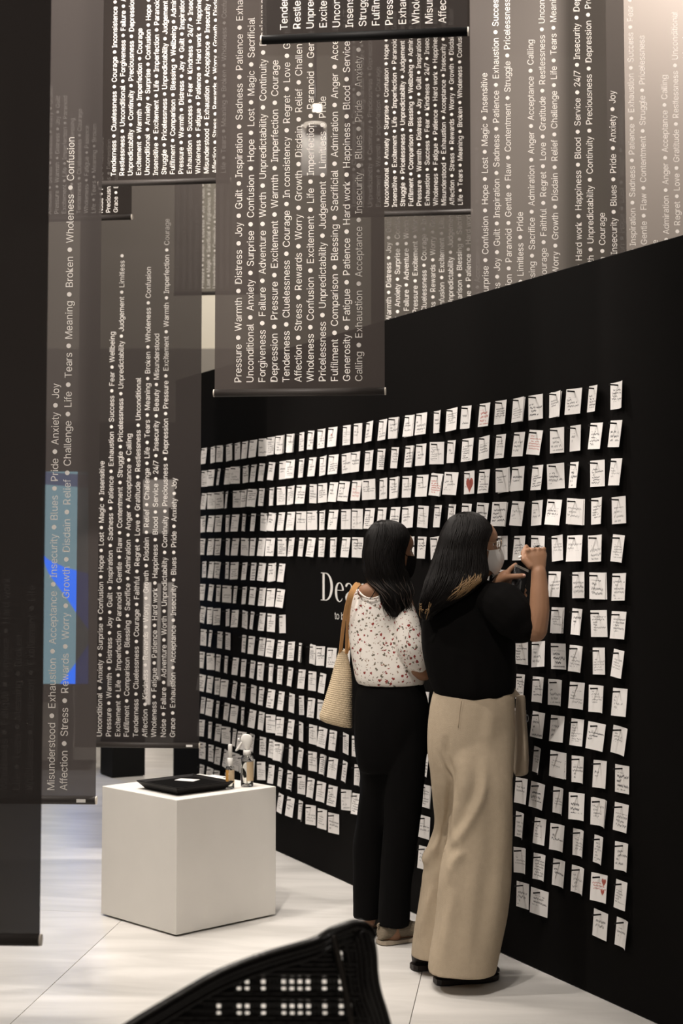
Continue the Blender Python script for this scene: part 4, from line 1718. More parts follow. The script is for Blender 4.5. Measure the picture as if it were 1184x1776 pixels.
def hair_strands(tab, count, rad, seed, e=3.2, ystart=None, yend=None, phi_rng=None, lift=1.012, curl=0.0, levels=22, sink=0.0):
    rr = random.Random(seed)
    mb = MB()
    y0_, y1_ = tab[0][0], tab[-1][0]
    for q in range(count):
        a = (rr.uniform(math.pi, 2 * math.pi) if rr.random() < 0.72 else rr.uniform(0, math.pi)) if phi_rng is None else rr.uniform(*phi_rng)
        ya = (ystart if ystart is not None else y0_) + rr.uniform(0, 4 if ystart is None else 26)
        yb_ = (yend if yend is not None else y1_) + rr.uniform(-26, 6)
        path, rd = [], []
        f0, f1 = rr.uniform(0, 6), rr.uniform(1.5, 4)
        for i in range(levels + 1):
            t = i / levels
            y = ya + (yb_ - ya) * t
            row = lerp_tab(tab, min(y, y1_))
            rg_l, rg_r = at(row[0], y, row[2]), at(row[1], y, row[2])
            cx, A, B = (rg_l.x + rg_r.x) / 2, (rg_r.x - rg_l.x) / 2, row[3] / 2
            aa = a + 0.05 * math.sin(f0 + f1 * t * 3)
            ct, st = math.cos(aa), math.sin(aa)
            k = lift + rr.uniform(-0.002, 0.004) - sink * max(0.0, 1 - t * 2.2)
            x = math.copysign(abs(ct) ** (2 / e), ct) * A * k
            yy = math.copysign(abs(st) ** (2 / e), st) * B * k
            x += curl * math.sin(t * 7 + f0) * t * t
            path.append((cx + x, rg_l.y + yy - curl * 0.5 * math.cos(t * 7 + f0) * t * t, rg_l.z))
            rd.append(rad * (0.5 + 0.5 * min(1, t * 5)) * (1.0 if t < 0.75 else max(0.12, (1 - t) / 0.25)))
        mb.tube(path, rd, 5)
    return mb


# ---------------------------------------------------------------- visitor in the floral blouse
Y1 = 5.90
YOFF = 0.12
MT1 = head_frame(676, 954.5, Y1, 24, -6)
HH1 = 0.204
body = MB()
add_head(body, MT1, HH1)
tube_px(body, [(668, 990, 5.89), (660, 1012, 5.88), (656, 1040, 5.88)], [0.048, 0.050, 0.060])
loft_px(body, [(1018, 628, 694, Y1, 0.09), (1040, 616, 704, Y1, 0.13), (1090, 612, 716, Y1, 0.165), (1150, 620, 722, Y1, 0.16), (1200, 624, 728, Y1, 0.17), (1260, 620, 736, Y1, 0.19), (1310, 624, 732, Y1, 0.17)])
body.ell(at(645, 1027, 5.845), (0.056, 0.036, 0.036), 24)
# legs
tube_px(body, [(655, 1290, 5.95), (652, 1420, 5.985), (640, 1520, 5.99), (637, 1597, 5.99)], [0.055, 0.043, 0.036, 0.031])
tube_px(body, [(704, 1290, 5.89), (698, 1420, 5.865), (687, 1520, 5.86), (681, 1626, 5.86)], [0.055, 0.043, 0.036, 0.031])
# arms: right one bent forward, left one likewise on the far side
tube_px(body, [(697, 1045, 5.85), (712, 1110, 5.82), (724, 1158, 5.82)], [0.042, 0.038, 0.033])
tube_px(body, [(724, 1158, 5.82), (735, 1166, 5.85), (748, 1150, 5.90)], [0.034, 0.032, 0.023])
w_ = at(748, 1150, 5.90)
add_hand(body, w_, (0.15, 0.20, 0.9), (0.5, -0.8, 0.1), -1, (30, 35, 25), 0.95)
tube_px(body, [(628, 1040, 5.97), (634, 1105, 6.03), (648, 1140, 6.05)], [0.040, 0.036, 0.031])
tube_px(body, [(648, 1140, 6.05), (668, 1122, 6.07), (686, 1100, 6.08)], [0.031, 0.028, 0.022])
w_ = at(686, 1100, 6.08)
add_hand(body, w_, (0.35, 0.10, 0.9), (0.2, 0.9, 0.1), 1, (30, 35, 25), 0.95)
D1 = (0.86, 0.50)
heelR = Vector((at(653, 1640, 5.80).x + 0.012, 5.832 + YOFF, 0.016))
heelL = Vector((at(632, 1600, 6.0).x - 0.005, 6.005 + YOFF, 0.016))
add_foot(body, heelR + Vector((0.010, 0.004, -0.006)), (*D1, 0), 0.190, 0.052, 0.036)
add_foot(body, heelL + Vector((0.010, 0.004, -0.006)), (0.75, 0.66, 0), 0.190, 0.052, 0.036)
me = remesh(body, 0.0045, 'person', 3)
p1 = link('person', me, 'skin', None, True)
tag(p1, 'standing visitor in a floral blouse and black trousers, straw bag on the left shoulder', 'person')

# blouse
mb = MB()
loft_px(mb, [(1012, 640, 692, Y1, 0.035), (1019, 622, 702, Y1, 0.095), (1028, 611, 709, Y1, 0.15), (1042, 605, 714, Y1, 0.185), (1065, 602.5, 721, Y1, 0.205), (1100, 604.5, 727, Y1, 0.215), (1135, 608, 732, Y1, 0.222), (1165, 613, 736, Y1, 0.225), (1180, 616, 735, Y1, 0.215), (1188, 621, 733, Y1, 0.20)])
tube_px(mb, [(694, 1043, 5.84), (704, 1078, 5.80), (711, 1120, 5.79), (722, 1146, 5.80), (727, 1156, 5.81)], [0.040, 0.053, 0.056, 0.042, 0.032])
tube_px(mb, [(630, 1040, 5.97), (630, 1085, 6.03), (636, 1115, 6.07)], [0.042, 0.048, 0.042])
me = remesh(mb, 0.0055, 'blouse', 4)
fold(me, 0.007, 9, 3.0, 1.7)
bl1 = link('blouse', me, 'floral', p1, True)
tag(bl1, 'cream blouse with small red flowers and puffed sleeves')
# gathers: piping at neckline, cuff
pth = smooth_path([at(x, y, Yv) for x, y, Yv in ((620, 1017, 5.87), (624, 1028, 5.815), (634, 1036, 5.80), (646, 1038, 5.798), (658, 1034, 5.80), (668, 1026, 5.81), (672, 1019, 5.83))], 6)
MB().tube(pth, 0.0035, 8).build('neckline_trim', 'floral', p1, True)
# trousers
mb = MB()
loft_px(mb, [(1178, 624, 730, Y1, 0.17), (1195, 619, 735, Y1, 0.20), (1220, 614, 742, Y1, 0.222), (1255, 612.5, 745, Y1, 0.235), (1290, 613.5, 743, Y1, 0.23), (1318, 617, 740, Y1, 0.21), (1336, 622, 737, Y1, 0.18)])
loft_px(mb, [(1240, 622, 690, 5.92, 0.19), (1290, 617, 690, 5.925, 0.20), (1330, 621, 690, 5.935, 0.20), (1361, 624, 687, 5.95, 0.185), (1422, 619, 680, 5.975, 0.155), (1463, 613, 672, 5.985, 0.140), (1530, 612, 666, 5.99, 0.13), (1591, 612, 661, 5.99, 0.13)])
loft_px(mb, [(1240, 664, 736, 5.89, 0.19), (1290, 666, 742, 5.885, 0.195), (1330, 667, 738, 5.875, 0.185), (1361, 667, 735.5, 5.865, 0.165), (1422, 664, 729, 5.86, 0.145), (1480, 660, 721, 5.86, 0.14), (1530, 658, 713, 5.86, 0.135), (1603, 655.5, 709.5, 5.86, 0.13)])
me = remesh(mb, 0.006, 'trousers', 3)
fold(me, 0.006, 7, 3.0, 4.2)
link('trousers', me, 'black_denim', p1, True)
# shoes
for hl, dr, nm in ((heelR, D1, 'shoe_beige'), (heelL, (0.75, 0.66), 'shoe_grey')):
    mb = MB()
    add_foot(mb, hl + Vector((-0.004 * dr[0], -0.004 * dr[1], -0.004)), (*dr, 0), 0.236, 0.086, 0.080)
    sh = link('shoe', remesh(mb, 0.005, 'shoe', 3), nm, p1, True)
    mb = MB()
    add_sole(mb, Vector((hl.x, hl.y, 0)), (*dr, 0), 0.243, 0.092, 0.012)
    mb.build('sole', 'sole' if nm == 'shoe_beige' else 'shoe_grey', sh, False)
    d3 = Vector((*dr, 0))
    mb = MB().tube(smooth_path([hl + Vector((0, 0, 0.040)) - d3 * 0.003, hl + Vector((0, 0, 0.054)) - d3 * 0.009, hl + Vector((0, 0, 0.060)) + d3 * 0.004], 4), 0.004, 6)
    mb.build('pull_tab', nm, sh, True)

# hair
TAB1 = [(901.5, 662, 676, 5.90, 0.03), (904, 654, 686, 5.90, 0.075), (909, 646, 697, 5.90, 0.130), (918, 639, 705, 5.90, 0.162), (930, 633.5, 710, 5.895, 0.180), (945, 631, 706, 5.89, 0.190), (960, 629, 701, 5.885, 0.190),
        (978, 630, 700, 5.88, 0.190), (995, 632, 706, 5.87, 0.175), (1007, 637, 709, 5.86, 0.155), (1018, 648, 711, 5.835, 0.125), (1030, 660, 712, 5.805, 0.085), (1044, 664, 708, 5.790, 0.06), (1058, 671, 703, 5.783, 0.042), (1070, 681, 693, 5.781, 0.02)]
hr = hair_mass(TAB1, 2.9, wob=0.007, seed=2).build('hair', 'hair', p1, True)
hair_strands(TAB1, 420, 0.0017, 5, 2.9, curl=0.010).build('hair_strand', 'hair', hr, True)
hair_strands(TAB1, 26, 0.0015, 8, 2.9, ystart=965, yend=1074, phi_rng=(math.pi * 1.15, math.pi * 1.95), curl=0.026, lift=1.035, sink=0.12).build('loose_strand', 'hair_brown', hr, True)
pth = smooth_path([at(x, y, Yv) for x, y, Yv in ((656, 1000, 5.80), (652, 1020, 5.79), (645, 1034, 5.79), (641, 1039, 5.792))], 5)
MB().tube(pth, 0.0016, 6).build('wisp', 'hair', hr, True)


def add_mask(mt, HH, mat, parent, t_top, tip, name='face_mask'):
    mb = MB()
    nu, nv = 28, 18
    V = []
    for j in range(nv + 1):
        for i in range(nu + 1):
            a = (i / nu - 0.5) * 2
            q = abs(a)
            tt = t_top - (t_top - 0.43) * q ** 1.2
            bb = -0.01 + 0.15 * q ** 1.4
            t = bb + (tt - bb) * j / nv
            side = hs(max(t, 0.0), math.copysign(0.98, a if a else 1), HH)
            side.x *= 1.05
            rz = (t - 0.5) * HH
            # centre fold: bridge of the nose - tip - under the chin
            ry = lerp_tab([(-0.05, 0.074 + tip * 0.1), (0.06, 0.090 + tip * 0.5), (0.20, 0.092 + tip * 0.95), (0.34, 0.094 + tip * 1.05), (0.46, 0.098 + tip * 0.55), (0.58, 0.096)], t)[0]
            k = q ** 1.12
            p = Vector((side.x * (k if tip > 0.02 else q), ry + (side.y - ry) * k + 0.016 * math.sin(math.pi * min(1, k)), rz + (side.z - rz) * k))
            V.append(mt @ p)
    st = len(V)
    V2 = [v + (mt.to_3x3() @ Vector((0, 0.0012, 0))) for v in V]
    Fc = []
    for j in range(nv):
        for i in range(nu):
            a = j * (nu + 1) + i
            Fc.append((a, a + 1, a + nu + 2, a + nu + 1))
            Fc.append((st + a + 1, st + a, st + a + nu + 1, st + a + nu + 2))
    mb.add(V + V2, Fc)
    m_ = mb.build(name, mat, parent, True)
    edge = [(j * (nu + 1), j * (nu + 1) + nu) for j in range(nv + 1)]
    for sx, ix in ((-1, 0), (1, 1)):
        for jj, dz in ((nv - 1, 0.018), (1, -0.022)):
            q0 = V[edge[jj][ix]]
            q2 = mt @ Vector((sx * 0.076, -0.012, dz * 0.6))
            mid = (q0 + q2) / 2 + (mt.to_3x3() @ Vector((sx * 0.004, 0, 0)))
            MB().tube(smooth_path([q0, mid, q2], 4), 0.0016, 6).build('ear_loop', mat, m_, True)
    return m_


def add_eyes(mt, HH, parent):
    for sx in (-1, 1):
        c_ = hs(0.535, 0.43 * sx, HH)
        e_ = MB().ell(mt @ (c_ + Vector((0, -0.007, 0))), (0.0115, 0.0115, 0.0105), 16).build('eye', 'eye_white', parent, True)
        MB().ell(mt @ (c_ + Vector((0, 0.0028, -0.001))), (0.0048, 0.002, 0.0048), 12, mt.to_3x3().normalized()).build('iris', 'eye_dark', e_, True)
        pth_ = [mt @ (hs(0.615 + 0.012 * math.sin(k / 4 * math.pi), (0.22 + 0.10 * k) * sx, HH) + Vector((0, 0.001, 0))) for k in range(5)]
        MB().tube(pth_, [0.0018, 0.0026, 0.0026, 0.002, 0.0012], 6).build('eyebrow', 'hair', parent, True)
        pth_ = [mt @ (hs(0.545 + 0.008 * math.sin(k / 4 * math.pi), (0.26 + 0.085 * k) * sx, HH) + Vector((0, 0.0022, 0))) for k in range(5)]
        MB().tube(pth_, 0.0012, 6).build('eyelash', 'hair', parent, True)


add_eyes(MT1, HH1, p1)
add_mask(MT1, HH1, 'mask_black', p1, 0.44, 0.016)

# straw bag on the far shoulder
bag = empty('straw_bag', at(590, 1255, 5.95))
tag(bag, 'beige woven straw bag with tan straps hanging at the left of the floral blouse', 'bag')
SB = [(1128, 588, 600, 5.94, 0.035), (1150, 581, 606, 5.94, 0.055), (1180, 573.5, 610, 5.94, 0.08), (1210, 565, 610.5, 5.94, 0.10), (1236, 557.5, 610.5, 5.94, 0.115), (1248, 554, 610.5, 5.94, 0.115), (1256, 559, 610, 5.94, 0.10), (1259, 575, 606, 5.94, 0.06)]
rings = []
NR = 37
for i in range(NR * 4 + 1):
    y = 1128 + (1259 - 1128) * i / (NR * 4)
    rg = ring(y, *lerp_tab(SB, y), n=72, e=2.4, tilt=-0.22 * min(1, i / 110))
    ctr = sum(rg, Vector()) / 72
    # coiled rows of straw, plaited: round rows with small bumps along them
    row = i // 4
    k = 0.0018 * math.sin(math.pi * (i % 4) / 4)
    rings.append([p + (p - ctr).normalized() * (k * (1.0 + 0.5 * math.sin(j * 2 * math.pi / 3 + row * 2.1)) - 0.001) for j, p in enumerate(rg)])
MB().loft(rings).build('bag_body', 'straw', bag, True)
pth = smooth_path([at(*p) for p in ((590, 1133, 5.928), (594, 1095, 5.87), (599, 1060, 5.825), (606, 1032, 5.805), (614, 1017, 5.83), (620, 1012, 5.90), (622, 1022, 5.985), (618, 1060, 6.03), (606, 1110, 6.00), (598, 1134, 5.97))], 6)


def strap(path, w_, th, mat, parent, name='strap'):
    V = []
    n_ = len(path)
    rings_ = []
    for i in range(n_):
        t = (path[min(i + 1, n_ - 1)] - path[max(i - 1, 0)]).normalized()
        view = Vector((0.25, -0.85, 0.45))
        u = t.cross(view).normalized()
        v_ = u.cross(t).normalized()
        rings_.append([path[i] + u * a * w_ / 2 + v_ * b_ * th / 2 for a, b_ in ((-1, -1), (1, -1), (1, 1), (-1, 1))])
    return MB().loft(rings_).build(name, mat, parent, False, True)


strap(pth, 0.013, 0.004, 'leather_tan', bag)
pth2 = smooth_path([at(*p) for p in ((601, 1133, 5.925), (602, 1095, 5.875), (604.5, 1060, 5.83), (610, 1034, 5.806), (617, 1019, 5.83), (624, 1013, 5.90), (626, 1024, 5.985), (622, 1062, 6.03), (608, 1112, 6.01), (600, 1134, 5.975))], 6)
strap(pth2, 0.012, 0.004, 'leather_tan', bag)

# ---------------------------------------------------------------- visitor in black top and wide beige trousers
Y2 = 5.34
YOFF = 0.10
MT2 = head_frame(816, 944, Y2, 14, -7)
HH2 = 0.209
body = MB()
add_head(body, MT2, HH2)
tube_px(body, [(812, 985, 5.335), (810, 1008, 5.34), (812, 1035, 5.34)], [0.047, 0.050, 0.062])
loft_px(body, [(1014, 785, 858, Y2, 0.10), (1040, 756, 876, Y2, 0.15), (1090, 746, 880, Y2, 0.185), (1150, 752, 880, Y2, 0.18), (1200, 760, 882, Y2, 0.18), (1260, 752, 884, Y2, 0.21), (1320, 756, 882, Y2, 0.19)])
tube_px(body, [(795, 1290, 5.40), (795, 1420, 5.45), (775, 1530, 5.49), (752, 1655, 5.50)], [0.065, 0.052, 0.042, 0.034])
tube_px(body, [(838, 1290, 5.32), (832, 1420, 5.285), (815, 1540, 5.29), (785, 1680, 5.32)], [0.065, 0.052, 0.042, 0.034])
# right arm, raised: shoulder, elbow, wrist
tube_px(body, [(850, 1045, 5.26), (890, 1072, 5.21), (927, 1092, 5.18)], [0.052, 0.046, 0.039])
tube_px(body, [(928, 1093, 5.18), (934.5, 1062, 5.175), (935, 1028, 5.18), (934, 992, 5.19)], [0.040, 0.0345, 0.031, 0.0255])
wr = at(934, 993, 5.19)
tipsR, thR = add_hand(body, wr, (-0.10, 0.10, 1), (0.12, -1, 0.12), -1, (78, 86, 48), 0.93, 2, 0.9)
# left arm across the front, hand holding the phone
tube_px(body, [(792, 1045, 5.44), (808, 1085, 5.50), (826, 1098, 5.50)], [0.048, 0.042, 0.037])
tube_px(body, [(826, 1098, 5.50), (846, 1055, 5.43), (862, 1016, 5.37)], [0.037, 0.032, 0.0235])
tube_px(body, [(862, 1016, 5.37), (869, 1007, 5.355), (876, 999, 5.35)], [0.0235, 0.0245, 0.0215])
tube_px(body, [(874, 1000, 5.35), (882, 990, 5.35), (888.5, 983.5, 5.352), (894, 979, 5.356)], [0.0115, 0.0092, 0.0085, 0.0072])
tube_px(body, [(871, 1006, 5.34), (882, 1001, 5.315), (895, 999.5, 5.305), (908, 998.5, 5.305)], [0.0145, 0.0110, 0.0098, 0.0085])
for q, (dx, dy) in enumerate(((2, 8), (3, 17), (4, 26))):
    tube_px(body, [(874 + dx, 1000 + dy * 0.7, 5.36), (886 + dx, 999 + dy, 5.378), (899 + dx, 1003 + dy, 5.392), (907 + dx, 1007 + dy, 5.380)], [0.0110, 0.0092, 0.0085, 0.0072])
D2 = (0.95, 0.31)
hR2 = Vector((at(757, 1700, 5.30).x, 5.325 + YOFF, 0.030))
hL2 = Vector((at(717, 1668, 5.45).x, 5.505 + YOFF, 0.030))
add_foot(body, hR2 + Vector((0.012, 0.004, -0.008)), (*D2, 0), 0.195, 0.064, 0.042)
add_foot(body, hL2 + Vector((0.012, 0.004, -0.008)), (*D2, 0), 0.195, 0.064, 0.042)
me = remesh(body, 0.0036, 'person', 2)
p2 = link('person', me, 'skin_light', None, True)
tag(p2, 'standing visitor in a black top and wide beige trousers, white mask, right hand writing', 'person')

# nails
for tp in (at(908.5, 998, 5.2975),):
    MB().ell(tp, (0.006, 0.003, 0.0045), 12).build('thumb_nail', 'nail', p2, True)

# black top
mb = MB()
loft_px(mb, [(1003, 800, 842, Y2, 0.09), (1011, 786, 860, Y2, 0.13), (1024, 762, 876, Y2, 0.175), (1045, 742, 886, Y2, 0.205), (1070, 733.5, 891, Y2, 0.225), (1095, 733, 894, Y2, 0.235), (1128, 734.5, 896, Y2, 0.24), (1164, 739.5, 895, Y2, 0.245), (1190, 747, 893, Y2, 0.24), (1203, 753, 891, Y2, 0.228), (1211, 762, 887, Y2, 0.205)])
tube_px(mb, [(848, 1042, 5.27), (872, 1052, 5.22), (894, 1074, 5.195), (907, 1088, 5.185)], [0.064, 0.076, 0.070, 0.052])
tube_px(mb, [(795, 1045, 5.44), (806, 1075, 5.49), (816, 1092, 5.50)], [0.058, 0.060, 0.050])
me = remesh(mb, 0.0055, 'blouse', 4)
fold(me, 0.009, 8, 3.5, 8.3)
tp2 = link('blouse', me, 'black_cloth', p2, True)
tag(tp2, 'black top with a puffed short sleeve')

# wide trousers
mb = MB()
loft_px(mb, [(1186, 758, 888, Y2, 0.19), (1205, 750.5, 892, Y2, 0.222), (1230, 745.5, 893, Y2, 0.242), (1260, 742.5, 893, Y2, 0.255), (1290, 742, 892.5, Y2, 0.255), (1318, 744, 891, Y2, 0.240), (1345, 750, 889, Y2, 0.20), (1372, 762, 884, Y2, 0.12)], e=2.4)
loft_px(mb, [(1225, 766, 886, 5.325, 0.185), (1260, 762, 890, 5.32, 0.20), (1300, 764, 891, 5.31, 0.207), (1340, 772, 889, 5.297, 0.21), (1365, 778, 889, 5.288, 0.205), (1422, 778, 889, 5.28, 0.19), (1463, 774, 888.5, 5.28, 0.195), (1503, 764, 887.5, 5.28, 0.20), (1540, 760, 885.5, 5.28, 0.21), (1581, 757, 880, 5.28, 0.215), (1620, 751, 871.5, 5.28, 0.22), (1655, 745, 864, 5.28, 0.225), (1684, 742.5, 858, 5.28, 0.23)], e=2.5)
loft_px(mb, [(1240, 752, 840, 5.34, 0.21), (1300, 745, 840, 5.345, 0.22), (1330, 746, 842, 5.355, 0.225), (1361, 748, 842, 5.375, 0.222), (1390, 750, 840, 5.40, 0.205), (1419, 752, 838, 5.44, 0.19), (1445, 748, 834, 5.47, 0.18), (1469, 740, 830, 5.48, 0.18), (1503, 734, 825, 5.485, 0.185), (1550, 727, 815, 5.49, 0.19), (1584, 722, 812, 5.49, 0.20), (1631, 714.5, 808, 5.49, 0.20), (1656, 712, 806, 5.49, 0.205)], e=2.5)
me = remesh(mb, 0.0055, 'trousers', 6, 0.6)
fold(me, 0.006, 6, 1.8, 2.2)


def drape(me, pts, sig, amp, amp2=0.0):
    """soft cloth ridge (and a shallow valley beside it) along a line of points"""
    import numpy as np
    P = np.array([p[:] for p in smooth_path([at(*p) for p in pts], 60)])
    me.update()
    co = np.empty(len(me.vertices) * 3)
    me.vertices.foreach_get('co', co)
    co = co.reshape(-1, 3)
    no = np.empty(len(me.vertices) * 3)
    me.vertices.foreach_get('normal', no)
    no = no.reshape(-1, 3)
    for v0 in range(0, len(co), 4000):
        q = co[v0:v0 + 4000]
        dx = q[:, None, [0, 2]] - P[None, :, [0, 2]]
        d2 = (dx ** 2).sum(2)
        j = d2.argmin(1)
        d = np.sqrt(d2[np.arange(len(q)), j])
        side = np.sign(dx[np.arange(len(q)), j, 0])
        e = np.minimum(j, len(P) - 1 - j) / (len(P) * 0.3)
        w_ = np.clip(e, 0, 1) * (no[v0:v0 + 4000, 1] < 0.2)
        h = amp * np.exp(-(d / sig) ** 2) - amp2 * np.exp(-((d - 1.9 * sig) / (1.1 * sig)) ** 2) * (side < 0)
        co[v0:v0 + 4000] += no[v0:v0 + 4000] * (h * w_)[:, None]
    me.vertices.foreach_set('co', co.ravel())
    me.update()


for pts, sg, am, a2 in (([(838, 1310, 5.19), (840, 1350, 5.19), (834, 1385, 5.19), (815, 1425, 5.19), (794, 1460, 5.19), (784, 1475, 5.19)], 0.016, 0.010, 0.007),
                        ([(806, 1472, 5.19), (795, 1486, 5.19), (783, 1506, 5.19), (778, 1540, 5.19)], 0.015, 0.008, 0.005),
                        ([(776, 1275, 5.2), (774, 1310, 5.2), (786, 1350, 5.2), (784, 1400, 5.2)], 0.012, -0.010, 0.0),
                        ([(762, 1305, 5.2), (771, 1330, 5.2), (782, 1358, 5.2), (780, 1400, 5.2), (778, 1440, 5.2), (775, 1465, 5.2), (764, 1500, 5.2)], 0.0075, -0.016, 0.0),
                        ([(800, 1300, 5.2), (806, 1345, 5.2), (800, 1390, 5.2)], 0.022, 0.006, 0.0),
                        ([(768, 1450, 5.36), (755, 1478, 5.36), (742, 1502, 5.36), (732, 1516, 5.36)], 0.014, 0.012, 0.008),
                        ([(757, 1370, 5.36), (765, 1430, 5.36), (770, 1470, 5.36)], 0.014, -0.008, 0.0),
                        ([(752, 1540, 5.36), (738, 1590, 5.36), (726, 1640, 5.36)], 0.014, 0.007, 0.004),
                        ([(870, 1330, 5.19), (872, 1450, 5.19), (862, 1560, 5.19), (846, 1680, 5.19)], 0.022, 0.006, 0.004),
                        ([(826, 1480, 5.19), (818, 1560, 5.19), (812, 1680, 5.19)], 0.020, 0.005, 0.003),
                        ([(790, 1540, 5.19), (775, 1610, 5.19), (764, 1680, 5.19)], 0.018, 0.006, 0.003),
                        ([(848, 1225, 5.2), (852, 1260, 5.2), (846, 1300, 5.2)], 0.020, 0.005, 0.003)):
    drape(me, pts, sg, am, a2)
tr2 = link('trousers', me, 'beige', p2, True)
tag(tr2, 'wide beige trousers')
# seams
zip_ = smooth_path([at(x, y, Yv) for x, y, Yv in ((752, 1212, 5.262), (749, 1240, 5.258), (749, 1270, 5.258))], 4)
MB().tube(smooth_path([at(x, y, Yv) for x, y, Yv in ((800, 1212, 5.226), (797, 1235, 5.221), (794, 1262, 5.216))], 4), 0.0010, 6).build('seat_seam', 'beige', tr2, True)
# shoes
for hl in (hR2, hL2):
    mb = MB()
    add_foot(mb, Vector((hl.x, hl.y, 0.020)), (*D2, 0), 0.228, 0.086, 0.058 if hl is hR2 else 0.082)
    sh = link('shoe', remesh(mb, 0.005, 'shoe', 3), 'shoe_dark', p2, True)
    mb = MB()
    add_sole(mb, Vector((hl.x, hl.y, 0)), (*D2, 0), 0.230, 0.088, 0.017)
    mb.build('sole', 'shoe_dark', sh, False)

# hair
TAB2 = [(887.5, 804, 818, 5.34, 0.03), (890, 795, 827, 5.34, 0.075), (895, 784, 835, 5.34, 0.128), (905, 774.5, 845.5, 5.34, 0.162), (918, 768.5, 852, 5.335, 0.182), (933, 763, 847, 5.33, 0.192), (950, 758, 842, 5.325, 0.192),
        (970, 751.5, 842, 5.315, 0.196), (990, 745.5, 844, 5.305, 0.196), (1006, 740, 840, 5.29, 0.186), (1022, 735.5, 822, 5.275, 0.165), (1038, 731.5, 797, 5.26, 0.130), (1052, 728.5, 772, 5.25, 0.09), (1064, 727.5, 752, 5.245, 0.05), (1072, 732, 744, 5.243, 0.02)]
hr = hair_mass(TAB2, 2.9, wob=0.007, seed=9).build('hair', 'hair', p2, True)
hair_strands(TAB2, 460, 0.0018, 15, 2.9, curl=0.008).build('hair_strand', 'hair', hr, True)
gold = hair_strands(TAB2, 80, 0.0014, 17, 2.9, phi_rng=(math.pi * 1.53, math.pi * 1.74), ystart=976, yend=1038, curl=0.004, lift=1.045, sink=0.10).build('bleached_strand', 'hair_gold', hr, True)
tag(gold, 'bleached golden hair ends')
TABH = [(1030, 728, 752, 5.20, 0.03), (1050, 727, 748, 5.205, 0.03), (1066, 728, 745, 5.21, 0.02), (1075, 732, 742, 5.215, 0.012)]
hair_strands(TABH, 14, 0.0016, 19, 2.4, phi_rng=(math.pi * 1.02, math.pi * 1.98), ystart=1042, yend=1072, curl=0.004).build('bleached_tip', 'hair_gold', hr, True)

add_eyes(MT2, HH2, p2)
mk = add_mask(MT2, HH2, 'mask_white', p2, 0.53, 0.030)
tag(mk, 'white folded face mask')
# thin metal glasses
gl = None
for sx in (-1, 1):
    c_ = Vector((sx * 0.033, 0.094, (0.545 - 0.5) * HH2))
    cir = [MT2 @ (c_ + Vector((0.0235 * math.cos(a), 0.002 - 0.010 * (sx * math.cos(a) + 1) / 2 * 0.6, 0.021 * math.sin(a)))) for a in [2 * math.pi * k / 28 for k in range(29)]]
    fr_ = MB().tube(cir, 0.0011, 6)
    fr_.tube([MT2 @ (c_ + Vector((sx * 0.0235, -0.006, 0.006))), MT2 @ Vector((sx * 0.070, 0.060, 0.012)), MT2 @ Vector((sx * 0.077, -0.008, 0.010))], 0.0011, 6)
    if sx == -1:
        fr_.tube([MT2 @ Vector((-0.0095, 0.100, 0.008)), MT2 @ Vector((0, 0.105, 0.011)), MT2 @ Vector((0.0095, 0.100, 0.008))], 0.0011, 6)
    if gl is None:
        gl = fr_
    else:
        gl.add(fr_.v, fr_.f)
gf = gl.build('glasses', 'metal', p2, True)
for sx in (-1, 1):
    c_ = Vector((sx * 0.033, 0.094, (0.545 - 0.5) * HH2))
    cir = [MT2 @ (c_ + Vector((0.023 * math.cos(a), 0.002 - 0.010 * (sx * math.cos(a) + 1) / 2 * 0.6, 0.0205 * math.sin(a)))) for a in [2 * math.pi * k / 28 for k in range(28)]]
    MB().add(cir, [tuple(range(28))]).build('lens', 'lens', gf, False)

# pen and phone
tipc = (tipsR[0] + thR) / 2
pe0 = at(899.5, 967.5, tipc.y - 0.035 - YOFF)
pdir = (tipc - pe0).normalized()
pen = empty('pen', pe0)
tag(pen, 'dark pen with a white end in the raised right hand', 'pen')
MB().tube([pe0 + pdir * 0.014, pe0 + pdir * 0.118], 0.0042, 10).build('barrel', 'phone_black', pen, True)
MB().tube([pe0, pe0 + pdir * 0.003, pe0 + pdir * 0.014], [0.003, 0.0042, 0.0046], 10).build('pen_cap', 'white_plastic', pen, True)
MB().tube([pe0 + pdir * 0.118, pe0 + pdir * 0.130], [0.0036, 0.0006], 10).build('pen_tip', 'phone_black', pen, True)

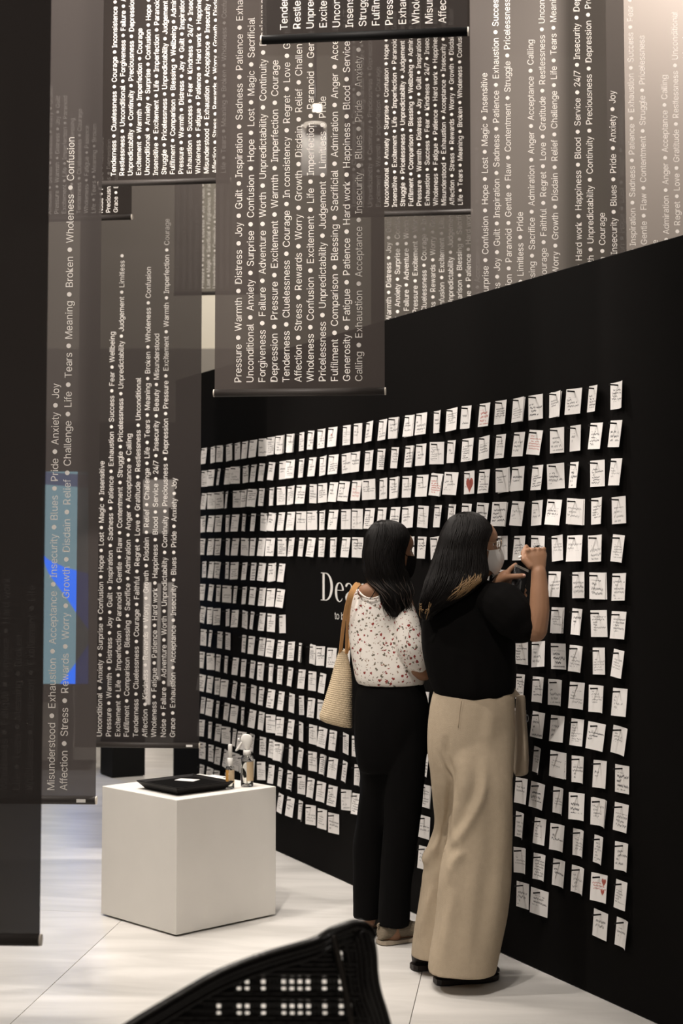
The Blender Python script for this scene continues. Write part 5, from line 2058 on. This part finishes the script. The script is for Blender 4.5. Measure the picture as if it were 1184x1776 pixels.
ph = empty('phone', at(905, 1012, 5.335))
tag(ph, 'black phone with a pale top edge held in the left hand', 'phone')
tl, trr = at(893.5, 979, 5.325), at(915, 989, 5.365)
uu = (trr - tl).normalized()
dn = (at(900, 1050, 5.33) - at(893.5, 979, 5.325))
dn = (dn - uu * dn.dot(uu)).normalized()
nn_ = uu.cross(dn).normalized()
pw_, ph__, pt_ = 0.066, 0.135, 0.010
ctr = tl + uu * pw_ / 2 + dn * ph__ / 2


def obox(c_, au, av, aw, su, sv, sw, bev):
    bm = bmesh.new()
    bmesh.ops.create_cube(bm, size=1)
    for v in bm.verts:
        v.co = Vector((v.co.x * su, v.co.y * sv, v.co.z * sw))
    bmesh.ops.bevel(bm, geom=bm.edges[:], offset=bev, segments=3, affect='EDGES')
    m_ = Matrix((au, av, aw)).transposed().to_4x4()
    bm.transform(Matrix.Translation(c_) @ m_)
    return MB().bm(bm)


obox(ctr, uu, dn, nn_, pw_, ph__, pt_, 0.003).build('phone_body', 'phone_black', ph, True)
obox(tl + uu * pw_ / 2 + dn * 0.004, uu, dn, nn_, pw_ * 0.96, 0.010, pt_ * 1.06, 0.001).build('top_edge', 'phone_edge', ph, False)

# canvas bag at the front hip
cb = empty('canvas_bag', at(898, 1340, 5.44))
tag(cb, 'beige canvas bag hanging at the hip between the beige trousers and the wall', 'bag')
mb = loft_px(MB(), [(1206, 894, 908, 5.46, 0.12), (1212, 893.5, 909, 5.46, 0.15), (1240, 893.5, 911, 5.46, 0.17), (1280, 893, 913, 5.46, 0.17), (1310, 892, 914, 5.46, 0.17), (1330, 891, 915, 5.46, 0.15), (1340, 891, 914, 5.46, 0.11), (1345, 893, 905, 5.46, 0.05)])
me = mb.mesh('bag_body')
fold(me, 0.006, 14, 5, 6.1)
link('bag_body', me, 'canvas', cb, True)
rg = at(914, 1246, 5.40)
MB().tube([rg + Vector((0.004 * math.cos(a), 0.004, 0.012 * math.sin(a))) for a in [2 * math.pi * k / 16 for k in range(17)]], 0.0013, 6).build('metal_ring', 'wire', cb, True)
strap(smooth_path([at(*p) for p in ((897, 1207, 5.46), (886, 1192, 5.47), (874, 1150, 5.48), (850, 1090, 5.48), (825, 1040, 5.475), (800, 1014, 5.44))], 5), 0.022, 0.003, 'canvas', cb)
